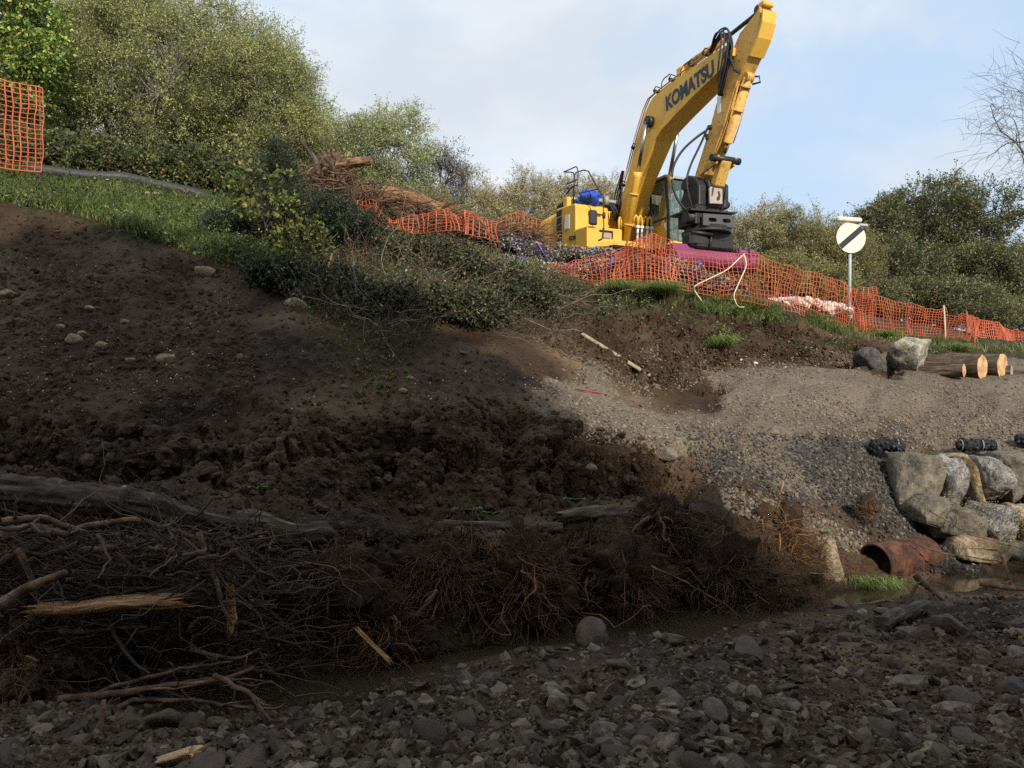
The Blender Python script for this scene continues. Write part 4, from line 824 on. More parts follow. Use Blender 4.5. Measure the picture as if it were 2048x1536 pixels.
# rock rolls
STN = islandmat('roll_stones', [(0, (.035, .035, .038)), (.45, (.12, .115, .11)), (.75, (.30, .29, .27)), (1, (.55, .53, .49))], nmix=.25)
STNB = islandmat('roll_stones_brown', [(0, (.05, .038, .03)), (.45, (.18, .135, .10)), (.8, (.34, .26, .19)), (1, (.55, .47, .38))], nmix=.25)
STND = islandmat('roll_stones_dark', [(0, (.008, .009, .011)), (.6, (.03, .032, .036)), (1, (.09, .09, .095))], nmix=.3)
BAG = noisemat('net_bag', [(.3, (.008, .008, .009)), (.7, (.025, .025, .028))], 30, .8, .4)
PUR = noisemat('purple_strap', [(.3, (.10, .03, .30)), (.7, (.20, .08, .48))], 10, .6, .1)
BLS = noisemat('blue_strap', [(.3, (.01, .12, .32)), (.7, (.03, .22, .5))], 10, .6, .1)
GRS = noisemat('grey_tape', [(.3, (.08, .085, .09)), (.7, (.22, .23, .25))], 10, .6, .1)
def scatter_stones(mb, C, r, rs, sub=1, flat=.7):
    V, F_ = ICO[sub]; n = len(C); r = np.broadcast_to(r, (n,))
    q = unit(rs.randn(n, 4)); w, x, y, z = q.T
    R = np.stack([1-2*(y*y+z*z), 2*(x*y-z*w), 2*(x*z+y*w), 2*(x*y+z*w), 1-2*(x*x+z*z), 2*(y*z-x*w), 2*(x*z-y*w), 2*(y*z+x*w), 1-2*(x*x+y*y)], -1).reshape(n, 3, 3)
    sc = rs.uniform(.55, 1.2, (n, 3)); sc[:, 2] *= flat
    J = 1+rs.randn(n, len(V), 1)*.16
    W_ = np.einsum('nij,nvj->nvi', R, V[None]*sc[:, None]*J)*r[:, None, None]+C[:, None]
    mb.add(W_.reshape(-1, 3), (F_[None]+(np.arange(n)*len(V))[:, None, None]).reshape(-1, 3), False)
def roll(label, p, r, seed, smat=STN, straps=(), strapmat=PUR, group='netted rock rolls', dens=1.):
    rs = np.random.RandomState(seed); t = thing('rock_roll', label, 'rock roll', (0, 0, 0), group)
    P_ = cat_path([px2w(*q) for q in p], 30, 3); L = np.linalg.norm(P_[-1]-P_[0])
    prof = np.minimum(1, np.sqrt(np.clip(np.minimum(np.linspace(0, 1, 30), np.linspace(1, 0, 30))*9, .02, 1)))
    rad = r*prof*(1+rs.randn(30)*.07); h = MB(); h.tube(P_, rad*.93, 18, flat=.85); X('net_bag', h, BAG, t)
    n = int(L*r*2*math.pi/.0022*dens*.75); s = rs.uniform(0.02, .98, n)*29; a_ = rs.uniform(0, 6.28, n)
    c = np.stack([np.interp(s, range(30), P_[:, i]) for i in range(3)], 1); d = unit(P_[-1]-P_[0]); u_ = unit(np.cross(d, [0, 0, 1.])); v_ = np.cross(u_, d)
    rr = np.interp(s, range(30), rad)[:, None]*rs.uniform(.88, 1.0, n)[:, None]
    C = c+rr*(np.cos(a_)[:, None]*u_+.87*np.sin(a_)[:, None]*v_); h = MB(); scatter_stones(h, C, rs.uniform(.018, .036, n), rs); o = X('stones', h, smat, t); o['kind'] = 'stuff'
    for (f_, tl) in straps:
        i = f_*29; c = np.array([np.interp(i, range(30), P_[:, k]) for k in range(3)]); thn = r < .15; R_ = np.interp(i, range(30), rad)+(.008 if thn else .03)
        th_ = np.linspace(0, 2*math.pi, 22); ring = c+R_*(np.cos(th_)[:, None]*(u_*1+d*.0)+.9*np.sin(th_)[:, None]*v_)+d*np.sin(th_)[:, None]*tl
        h = MB(); h.tube(ring, .010 if thn else .022, 6, flat=.35, cap=False); X('strap', h, strapmat, t)
    return t
roll('grey rock roll on top of the stack at the left end, with two purple straps', [(925, 455, 17.9), (1000, 480, 17.7), (1065, 502, 17.5), (1120, 520, 17.4)], .24, 1, straps=((.55, .2), (.86, -.3)))
roll('grey-brown rock roll lying just under the excavator decal, on top of the stack', [(1100, 503, 17.9), (1170, 512, 17.8), (1238, 512, 17.8)], .22, 2, STNB, straps=((.6, .1),), strapmat=BLS)
roll('grey rock roll at the bottom of the stack under the counterweight, behind the net', [(985, 522, 17.1), (1075, 540, 17.1), (1165, 552, 17.0)], .25, 3, straps=((.3, .1), (.8, .2)))
roll('rock roll with a purple strap, in the middle of the row behind the net', [(1150, 540, 16.95), (1235, 540, 16.95), (1290, 530, 17.0)], .27, 4, STNB, straps=((.45, .15),))
roll('brown rock roll below the left half of the magenta bucket, with purple straps', [(1280, 538, 16.75), (1340, 540, 16.75), (1412, 556, 16.7)], .33, 5, STNB, straps=((.35, .1), (.8, .1)))
roll('brown rock roll below the right half of the magenta bucket', [(1385, 560, 16.6), (1440, 572, 16.6), (1495, 588, 16.6)], .24, 6, STNB)
# black netted rolls on the gravel slope over the stone wall
roll('black netted roll with grey tape at the left end of the stone wall', [(1738, 890, 10.25), (1775, 889, 10.2), (1812, 894, 10.15)], .10, 7, STND, straps=((.75, .0),), strapmat=GRS, group='black netted rolls on the gravel slope')
roll('black netted roll with three grey tapes above the middle of the stone wall', [(1912, 890, 10.5), (1950, 890, 10.5), (1995, 892, 10.45)], .095, 8, STND, straps=((.1, .0), (.6, 0), (.93, 0)), strapmat=GRS, group='black netted rolls on the gravel slope')
roll('black netted roll cut by the right edge of the picture', [(2030, 878, 10.7), (2060, 877, 10.7), (2100, 880, 10.7)], .09, 9, STND, group='black netted rolls on the gravel slope')
# black matting over the top edge of the wall
MAT = noisemat('black_matting', [(.3, (.012, .013, .016)), (.7, (.035, .038, .045))], 25, .7, .6)
for i_, (px0, py0, px1, py1, lab) in enumerate([(1800, 905, 1858, 912, 'black matting fold over the leftmost wall boulder'), (1850, 905, 1925, 915, 'black matting fold over the white-veined wall boulder'), (1915, 913, 1995, 912, 'black matting fold over the brown wall boulder'), (1990, 912, 2070, 910, 'black matting fold over the rightmost wall boulders')]):
    rs = np.random.RandomState(60+i_); a_ = px2w(px0, py0, 10.25); b_ = px2w(px1, py1, 10.25); T = np.linspace(0, 1, 24)[:, None]; U = np.linspace(-1, 1, 10)
    h = MB(); V = (a_+(b_-a_)*T)[:, None]+np.stack([U*.02, U*-.17, -np.abs(U)**1.7*.10+.03*U**3], -1)[None]; V = V.reshape(-1, 3); V += .035*fbm(V, 6, 3, i_)[:, None]*np.array([.3, .6, 1]); 
    i, j = np.meshgrid(np.arange(23), np.arange(9), indexing='ij'); q = np.stack([i*10+j, i*10+j+1, (i+1)*10+j+1, (i+1)*10+j], -1).reshape(-1, 4); h.add(V, q); h.add(V-np.array([0, 0, .012]), q[:, ::-1])
    tag(h.obj('black_matting', MAT), lab, 'matting', 'black matting on the wall')

# ---- rocks
def rockV(seed, sub=4, dims=(1, 1, 1), cuts=9, rough=.12, freq=1.6, depth=(.55, .9), boxy=1.):
    rs = np.random.RandomState(seed); V, F_ = ICO[sub]; V = np.sign(V)*np.abs(V)**boxy
    for k_ in range(cuts):
        n = unit(rs.randn(3)); d_ = rs.uniform(*depth); s = V@n; ov = s > d_; V[ov] -= np.outer(s[ov]-d_, n)*.92
    V = V+unit(V)*(fbm(V+seed, freq, 5, seed)[:, None]*rough+fbm(V+seed, freq*3.1, 3, seed+5, ridged=True)[:, None]*rough*.25)
    return V*np.array(dims), F_
def rotm(ax, an):
    return np.array(Matrix.Rotation(an, 3, Vector(ax)))
def veinmat(name, base, dark, vein, vs=2.2, amt=.8, moss=None, spread=.035):
    m, nt, b = newmat(name); tc = N(nt, 'ShaderNodeTexCoord'); O = tc.outputs['Object']
    n = N(nt, 'ShaderNodeTexNoise', _Scale=9., _Detail=10., _Roughness=.78); nt.links.new(O, n.inputs['Vector']); c = ramp(nt, [(.38, dark), (.52, base), (.68, tuple(min(1, q*1.45) for q in base))], n.outputs[0]).outputs[0]
    n3 = N(nt, 'ShaderNodeTexNoise', _Scale=vs, _Detail=6., _Roughness=.65, _Distortion=1.6); nt.links.new(O, n3.inputs['Vector'])
    v = ramp(nt, [(.5-spread, (0, 0, 0)), (.5, (amt,)*3), (.5+spread, (0, 0, 0))], n3.outputs[0])
    q = N(nt, 'ShaderNodeMixRGB'); nt.links.new(v.outputs[0], q.inputs[0]); nt.links.new(c, q.inputs[1]); q.inputs[2].default_value = (*vein, 1); c = q.outputs[0]
    if moss:
        n4 = N(nt, 'ShaderNodeTexNoise', _Scale=3., _Detail=8., _Roughness=.7); nt.links.new(O, n4.inputs['Vector']); f_ = ramp(nt, [(.5, (0, 0, 0)), (.62, (.75,)*3)], n4.outputs[0])
        q = N(nt, 'ShaderNodeMixRGB'); nt.links.new(f_.outputs[0], q.inputs[0]); nt.links.new(c, q.inputs[1]); q.inputs[2].default_value = (*moss, 1); c = q.outputs[0]
    nt.links.new(c, b.inputs['Base Color']); b.inputs['Roughness'].default_value = .85; b.inputs['Specular IOR Level'].default_value = .25
    n2 = N(nt, 'ShaderNodeTexNoise', _Scale=18., _Detail=8., _Roughness=.7); nt.links.new(O, n2.inputs['Vector']); bp = N(nt, 'ShaderNodeBump', _Strength=.8, _Distance=.03); nt.links.new(n2.outputs[0], bp.inputs['Height']); nt.links.new(bp.outputs[0], b.inputs['Normal'])
    return m
RK1 = veinmat('rock_grey_veined', (0.133, 0.115, 0.086), (0.049, 0.040, 0.030), (0.293, 0.272, 0.225), amt=.35)
RK2 = veinmat('rock_white_veined', (0.145, 0.136, 0.128), (0.060, 0.054, 0.048), (0.425, 0.408, 0.383), vs=5., amt=.75, spread=.035)
RK3 = veinmat('rock_ochre', (0.240, 0.172, 0.096), (0.096, 0.068, 0.044), (0.400, 0.352, 0.272), moss=(0.128, 0.096, 0.048))
RK4 = veinmat('rock_lichen', (.26, .235, .185), (.09, .08, .06), (.55, .53, .46), moss=(.19, .175, .085))
RK5 = veinmat('rock_dark', (.07, .062, .056), (.025, .022, .02), (.2, .19, .18), amt=.4)
def rock_at(name, label, cat, c, dims, seed, mat, rot=0, tilt=0, group=None, **kw):
    V, F_ = rockV(seed, dims=dims, **kw); R = rotm((0, 0, 1), rot) @ rotm((0, 1, 0), tilt); h = MB(); h.add(V @ R.T, F_, True)
    o = h.obj(name, mat); o.location = c; return tag(o, label, cat, group)
def pxbox_rock(name, label, cat, bx, D, dep, seed, mat, group=None, tilt=0, **kw):
    x0, y0, x1, y1 = bx; c = px2w((x0+x1)/2, (y0+y1)/2, D); w = (x1-x0)/2/FPX*D*1.04; h_ = (y1-y0)/2/FPX*D*1.06
    return rock_at(name, label, cat, c, (w, dep, h_), seed, mat, 0, tilt, group, **kw)
pxbox_rock('boulder', 'large pale lichened boulder on the gravel ledge beside the cut logs', 'boulder', (1762, 668, 1872, 752), 14.3, .45, 11, RK4, cuts=12, depth=(.5, .8), rough=.1)
pxbox_rock('boulder', 'low dark boulder half buried left of the large pale boulder', 'boulder', (1712, 694, 1776, 752), 14.25, .4, 12, RK5, cuts=8)
WG = 'boulders of the dry stone wall'
for i_, (bx, D, mt_, tl, lab) in enumerate([((1782, 910, 1858, 1016), 9.85, RK1, .22, 'grey wedge-shaped wall boulder at the left end of the wall'), ((1856, 912, 1912, 1028), 9.8, RK2, 0, 'narrow wall boulder covered in white veins'),
        ((1903, 912, 1950, 1010), 9.85, RK3, 0, 'narrow ochre wall boulder between the white-veined and the mottled grey ones'), ((1940, 908, 2004, 996), 9.85, RK2, .1, 'broad mottled grey and white wall boulder, fourth from the left'),
        ((1982, 908, 2040, 1014), 9.95, RK1, -.1, 'tall grey streaked wall boulder near the right edge of the picture'), ((2028, 912, 2098, 1022), 9.95, RK5, 0, 'dark wall boulder cut by the right edge of the picture'),
        ((1812, 985, 1872, 1046), 9.45, RK1, .3, 'grey boulder of the lower row, half covered by the slate spill'), ((1932, 1008, 2010, 1088), 9.2, RK2, 0, 'pale grey boulder of the lower row behind the green shrub'), ((2000, 1008, 2085, 1096), 9.2, RK3, 0, 'ochre boulder of the lower row at the right edge'),
        ((1862, 1015, 1942, 1082), 9.25, RK1, .1, 'grey boulder of the lower row under the white-veined boulder'), ((1895, 1070, 1985, 1128), 8.95, RK3, .0, 'brownish boulder at the foot of the wall behind the green shrub'), ((1978, 1080, 2095, 1135), 8.95, RK1, .0, 'grey boulder at the foot of the wall at the right edge'),
        ((2080, 905, 2160, 1010), 9.95, RK2, .0, 'mottled wall boulder just outside the right edge'), ((2080, 1005, 2160, 1100), 9.2, RK1, .0, 'grey lower wall boulder just outside the right edge'), ((2150, 900, 2230, 1010), 10, RK1, .1, 'upper grey wall boulder well outside the right edge'), ((2150, 1005, 2250, 1110), 9.4, RK2, .0, 'lower mottled wall boulder well outside the right edge'), ((2225, 905, 2320, 1020), 10.2, RK3, .0, 'ochre wall boulder farthest outside the right edge')]):
    pxbox_rock('wall_boulder', lab, 'boulder', bx, D, .38, 80+i_, mt_, WG, tl, sub=5, cuts=11, depth=(.70, 1.05), rough=.085, freq=2.2, boxy=.36)
pxbox_rock('standing_stone', 'pale golden upright stone with its foot in the water beside the culvert pipe', 'boulder', (1632, 1085, 1690, 1188), 7.85, .12, 101, RK3, cuts=10, depth=(.5, .8), tilt=.08)
# rubble heap
RUBL = islandmat('rubble', [(0, (.34, .25, .20)), (.5, (.55, .43, .36)), (1, (.78, .70, .62))], nmix=.4)
rs = np.random.RandomState(4); C = []
for k_ in range(620):
    u = rs.rand(); px = 1518+u*185; hh = (math.sin(min(1, u*1.5+.12)*math.pi*.5)*(1-u*.55))*.42
    D = 18.6+rs.randn()*.3; q = px2w(px, 622+u*18, D); q[2] += rs.rand()**.8*hh+.08; C.append(q)
h = MB(); scatter_stones(h, np.array(C), rs.uniform(.03, .11, 620), rs, 2, .9); tag(h.obj('rubble_heap', RUBL), 'heap of pinkish white rubble behind the orange net left of the sign', 'rubble', kind='stuff')

# ---- logs beside the boulder
BARK = noisemat('log_bark', [(.3, (.03, .022, .016)), (.5, (.085, .062, .042)), (.7, (.18, .14, .10))], 5, .9, .9, bscale=18, stretch=(1, 1, 1))
m, nt, b = newmat('cut_wood'); tc = N(nt, 'ShaderNodeTexCoord'); wv_ = N(nt, 'ShaderNodeTexNoise', _Scale=5., _Detail=9., _Roughness=.75); nt.links.new(tc.outputs['Object'], wv_.inputs['Vector'])
r_3 = ramp(nt, [(.3, (.20, .11, .05)), (.48, (.46, .27, .13)), (.68, (.66, .44, .25))], wv_.outputs[0]); nt.links.new(r_3.outputs[0], b.inputs['Base Color']); b.inputs['Roughness'].default_value = .8; CUT = m
GREYCUT = noisemat('old_cut_wood', [(.3, (.2, .17, .13)), (.7, (.42, .38, .3))], 12, .8, .3)
def woodmat(name, stops, scale=9., rough=.85, bump=.9, dist=.02, spots=None):
    """bark or split wood whose grain runs along the log (vector attribute 'grain')"""
    m, nt, b = newmat(name); a_ = N(nt, 'ShaderNodeAttribute'); a_.attribute_name = 'grain'; mp = N(nt, 'ShaderNodeMapping'); mp.inputs['Scale'].default_value = (1, 1, .13); nt.links.new(a_.outputs['Vector'], mp.inputs[0])
    n = N(nt, 'ShaderNodeTexNoise', _Scale=scale*3, _Detail=9., _Roughness=.7); nt.links.new(mp.outputs[0], n.inputs['Vector']); c = ramp(nt, stops, n.outputs[0]).outputs[0]
    if spots:
        n3 = N(nt, 'ShaderNodeTexNoise', _Scale=9., _Detail=8., _Roughness=.7); nt.links.new(a_.outputs['Vector'], n3.inputs['Vector']); f_ = ramp(nt, [(spots[0], (0, 0, 0)), (spots[0]+.08, (.85,)*3)], n3.outputs[0]); q = N(nt, 'ShaderNodeMixRGB'); nt.links.new(f_.outputs[0], q.inputs[0]); nt.links.new(c, q.inputs[1]); q.inputs[2].default_value = (*spots[1], 1); c = q.outputs[0]
    nt.links.new(c, b.inputs['Base Color']); b.inputs['Roughness'].default_value = rough; b.inputs['Specular IOR Level'].default_value = .25
    n2 = N(nt, 'ShaderNodeTexNoise', _Scale=scale*6, _Detail=7., _Roughness=.65); nt.links.new(mp.outputs[0], n2.inputs['Vector']); bp = N(nt, 'ShaderNodeBump', _Strength=bump, _Distance=dist); nt.links.new(n2.outputs[0], bp.inputs['Height']); nt.links.new(bp.outputs[0], b.inputs['Normal'])
    return m
BARK = woodmat('log_bark', [(.35, (.025, .018, .013)), (.5, (.075, .054, .037)), (.65, (.18, .14, .10))], spots=(.58, (.13, .125, .07)))
SPLIT = woodmat('split_wood', [(.35, (.12, .055, .024)), (.5, (.33, .17, .075)), (.65, (.60, .38, .20))], 11)
def log(name, label, cat, a_, b_, r, seed, bark=BARK, cut=CUT, group=None, squash=1., bend=.02, rough=.10, n=26, k=26, parent_ends=True, taper=1., poly=0, jag=0.):
    rs = np.random.RandomState(seed); a_ = np.array(a_, float); b_ = np.array(b_, float); T = np.linspace(0, 1, n); d = unit(b_-a_)
    P_ = a_+(b_-a_)*T[:, None]+np.outer(np.sin(T*math.pi*rs.uniform(1, 2.5)), unit(np.cross(d, rs.randn(3))))*bend
    u_ = unit(np.cross(d, [0, 0, 1.])); v_ = np.cross(u_, d); th_ = np.arange(k)/k*2*math.pi
    rr = r*(1+(taper-1)*T)
    V = P_[:, None]+rr[:, None, None]*(np.cos(th_)[None, :, None]*u_+squash*np.sin(th_)[None, :, None]*v_)
    Ln = np.linalg.norm(b_-a_); sg_ = (T*Ln)[:, None]*np.ones((1, k)); cq, sq_ = np.ones((n, 1))*np.cos(th_)[None], np.ones((n, 1))*np.sin(th_)[None]
    gr = np.stack([cq*r, sq_*r, sg_], -1).reshape(-1, 3)+seed*.37
    wv1 = np.stack([cq*1.6, sq_*1.6, sg_/r*.16], -1).reshape(-1, 3)+seed; wv2 = np.stack([cq*5, sq_*5, sg_/r*.5], -1).reshape(-1, 3)+seed
    dd = (fbm(wv1, 1, 3, seed)*rough+fbm(wv2, 1, 3, seed+1, ridged=True)*rough*.6).reshape(n, k, 1)
    V = V+(V-P_[:, None])*dd
    if poly:
        pa = np.sort(rs.rand(poly)+np.arange(poly))*2*math.pi/poly; dist = rs.uniform(.6, 1, poly); cc2 = np.cos(th_[:, None]-pa[None])/dist[None]; V = P_[:, None]+(V-P_[:, None])/np.maximum(.75, cc2.max(1))[None, :, None]
    if jag: V[0] -= d*(rs.rand(k, 1)**2*jag); V[-1] += d*(rs.rand(k, 1)**2*jag)
    t = thing(name, label, cat, (0, 0, 0), group); h = MB(); i, j = np.meshgrid(np.arange(n-1), np.arange(k), indexing='ij')
    h.add(V.reshape(-1, 3), np.stack([i*k+j, i*k+(j+1) % k, (i+1)*k+(j+1) % k, (i+1)*k+j], -1).reshape(-1, 4), True); bo_ = X('bark', h, bark, t); ga = bo_.data.attributes.new('grain', 'FLOAT_VECTOR', 'POINT'); ga.data.foreach_set('vector', gr.ravel().astype(np.float32))
    for e, sgn in ((0, -1), (n-1, 1)):
        h = MB(); c = P_[e]; ring = V[e]; inner = c+(ring-c)*.5+d*sgn*.006*rs.rand(k)[:, None]; h.add(np.r_[ring, inner, [c+d*sgn*.004]], np.stack([np.arange(k), (np.arange(k)+1) % k, k+(np.arange(k)+1) % k, k+np.arange(k)], 1)); 
        h.f.append(np.stack([np.arange(k), (np.arange(k)+1) % k, np.full(k, k)], 1)+k); h.sm.append(np.full(k, True)); X('cut_end', h, cut, t)
    return t
LG = 'cut logs beside the boulder'
def plog(label, pe, D, L, r, seed, dx=.93, dy=.36, dz=.02, **kw):
    e = px2w(pe[0], pe[1], D); return log('log', label, 'log', e-np.array([dx, -dy, dz])*L, e, r, seed, group=LG, **kw)
plog('largest log of the stack, pale orange cut end facing the camera, second from the right', (2006, 734), 14.1, 1.15, .225, 1, dx=.6, dy=.8)
plog('log with a split heart-shaped cut end, third from the right', (1966, 735), 13.9, .95, .20, 2, squash=1.05, dx=.6, dy=.8)
plog('small log with a narrow orange cut end, lying lowest at the left', (1928, 741), 13.65, .75, .11, 3, dx=.7, dy=.7)
plog('grey weathered log end at the right end of the stack', (2024, 745), 14.2, .8, .13, 4, cut=GREYCUT, dx=.75, dy=.65)
plog('thin log lying across the top of the log stack beside the boulder', (1960, 716), 14.3, .9, .09, 5, dx=.9, dy=.4)

# ---- speed sign
SG = thing('road_sign', 'round cream end-of-speed-limit sign with black diagonal bar on a grey pole behind the net', 'sign', tuple(GD(1700, 18.3)))
base = np.array(SG.location); D = 18.3
def sg(px, py, dD=0): return px2w(px, py, D+dD)-base
zb = -0.2
CREAM = noisemat('cream_reflective', [(.3, (.52, .48, .34)), (.45, (.70, .64, .47)), (.7, (.78, .72, .55))], 6, .5, .05); SGN = noisemat('sign_black', [(.3, (.012, .012, .016)), (.7, (.02, .02, .025))], 6, .4, .0); ALU = noisemat('galvanised', [(.3, (.28, .32, .34)), (.7, (.42, .46, .48))], 12, .45, .1)
h = MB(); c = sg(1702, 475); h.tube([(c[0]-.02, .045, zb), (c[0], .045, c[2]+.36)], .038, 14); X('pole', h, ALU, SG)
yaw = rotm((0, 0, 1), .12)
def disc(r, y0, y1, k=48):
    a_ = np.arange(k)/k*6.28318; return [(r*math.cos(q), r*math.sin(q)) for q in a_]
h = MB(); h.prism(disc(.372, 0, 0), -.006, .006); h.v = [q @ yaw.T+c for q in h.v]; DS = X('sign_face', h, CREAM, SG)
h = MB(); h.tube([(.374*math.cos(q), .0, .374*math.sin(q)) for q in np.linspace(0, 6.2832, 49)], .009, 6, cap=False); h.v = [q @ yaw.T+c for q in h.v]; X('rim', h, SGN, DS)
an = math.radians(40); u2 = np.array([math.cos(an), math.sin(an)]); v2 = np.array([-u2[1], u2[0]]); w2 = .068; L2 = math.sqrt(.368**2-w2**2)
h = MB(); h.prism([tuple(u2*s1*L2+v2*s2*w2) for s1, s2 in ((-1, -1), (1, -1), (1, 1), (-1, 1))], -.010, -.007); h.v = [q @ yaw.T+c for q in h.v]; X('diagonal_bar', h, SGN, DS)
h = MB(); c2 = sg(1698, 439); h.box(c2, (.58, .16, .11), rotm((0, 1, 0), .06) @ rotm((1, 0, 0), .3), bev=.03); X('sign_light', h, CREAM, SG)
h = MB(); c2 = sg(1719, 449); h.box(c2+np.array([.05, .06, 0]), (.34, .1, .07), rotm((0, 1, 0), .1), bev=.02); h.tube([c2+(-.2, 0, 0), c2+(-.12, .05, -.06)], .02, 6); X('light_bracket', h, ALU, SG)

# ---- plank, litter, black pipe
def gpath(pp, lift=.02): 
    out = []
    for q in pp:
        a_, n_ = G(*q[:2]); out.append(a_+n_*(lift if len(q) < 3 else q[2]))
    return np.array(out)
PLK = noisemat('weathered_plank', [(.3, (.19, .15, .09)), (.7, (.36, .29, .18))], 6, .85, .4, stretch=(1, 1, 1), bscale=40)
a_, b_ = gpath([(1176, 676), (1314, 756)], .21); d = unit(b_-a_); h = MB(); u_ = unit(np.cross(d, [.3, -.6, .7])); v_ = np.cross(u_, d); R = np.stack([d, u_, v_], 1); h.box((a_+b_)/2, (np.linalg.norm(b_-a_), .085, .03), R, bev=.006)
tag(h.obj('plank', PLK), 'long weathered timber lying down the soil slope under the grass tufts', 'plank')
LIT = noisemat('litter', [(.3, (.5, .52, .55)), (.7, (.75, .77, .78))], 8, .6, .3)
for px, py, r, lab in ((1482, 719, .035, 'small white plastic scrap left on the edge of the gravel'), (1510, 726, .045, 'white plastic scrap at the foot of the soil slope'), (1571, 735, .025, 'tiny white scrap on the gravel ledge'), (312, 453, .07, 'crumpled white litter in the grass at the upper left'), (855, 1097, .035, 'white disc-shaped scrap caught in the roots')):
    c, n_ = G(px, py); V, F_ = rockV(int(px), 3, (r, r*.8, r*.5), 8, .2, 3); h = MB(); h.add(V+c+n_*r*.3, F_); tag(h.obj('litter', LIT), lab, 'litter')
h = MB(); P_ = gpath([(1150, 781), (1190, 787), (1212, 792)], .02); h.tube(P_, .010, 7); tag(h.obj('rod', noisemat('red_rod', [(.3, (.16, .02, .02)), (.7, (.4, .05, .04))], 9)), 'short red and dark rod lying on the gravel spill', 'rod')
h = MB(); P_ = cat_path([GD(60, 15.6)+(0, 0, .16), GD(130, 15.8)+(0, 0, .22), GD(180, 16)+(0, 0, .18), GD(250, 16.3)+(0, 0, .22), GD(310, 16.6)+(0, 0, .18), GD(385, 16.9)+(0, 0, .16), GD(430, 17)+(0, 0, .04)], 60, 3)
h.tube(P_, .12*(1+.05*np.sin(np.arange(60)*2.4)), 16); tag(h.obj('black_pipe', BLK), 'black corrugated pipe lying along the grass crest at the upper left', 'pipe')
h = MB(); V, F_ = rockV(77, 3, (.36, .16, .07), 8, .06); h.add(V+GD(290, 15.9)+np.array([0, 0, .05]), F_); tag(h.obj('flat_stone', noisemat('pale_slab', [(.3, (.4, .32, .24)), (.7, (.55, .46, .36))], 7)), 'flat pale stone lying in the grass in front of the black pipe', 'stone')
# culvert pipe
RUST = noisemat('rusty_pipe', [(.35, (.025, .014, .011)), (.5, (.075, .031, .018)), (.65, (.13, .062, .038))], 8, .85, .7, bscale=30)
a_ = px2w(1793, 1112, 8.55)+np.array([.02, .25, .0]); d = unit(np.array([.55, .83, .03])); 
def culvert(name, label, e, d, R_, L, seed):
    t = thing(name, label, 'pipe', (0, 0, 0), None); n = 60; T = np.linspace(0, 1, n); P_ = e+np.outer(T*L, d); h = MB(); rr = R_*(1+.035*np.sin(T*L/.06*6.28)); h.tube(P_, rr, 40, cap=False); h.tube(P_[::-1], rr[::-1]*.93, 40, cap=False)
    u_ = unit(np.cross(d, [0, 0, 1.])); v_ = np.cross(u_, d); th_ = np.arange(40)/40*2*math.pi; o_ = e+R_*(np.cos(th_)[:, None]*u_+np.sin(th_)[:, None]*v_); i_ = e+.93*R_*(np.cos(th_)[:, None]*u_+np.sin(th_)[:, None]*v_); h.add(np.r_[o_, i_], np.stack([np.arange(40), (np.arange(40)+1) % 40, 40+(np.arange(40)+1) % 40, 40+np.arange(40)], 1)); X('pipe_wall', h, RUST, t)
    return t
culvert('culvert_pipe', 'large rusty culvert pipe sticking out of the slate spill over the water', px2w(1748, 1128, 8.2), unit(np.array([.90, .42, .02])), .215, .8, 1)
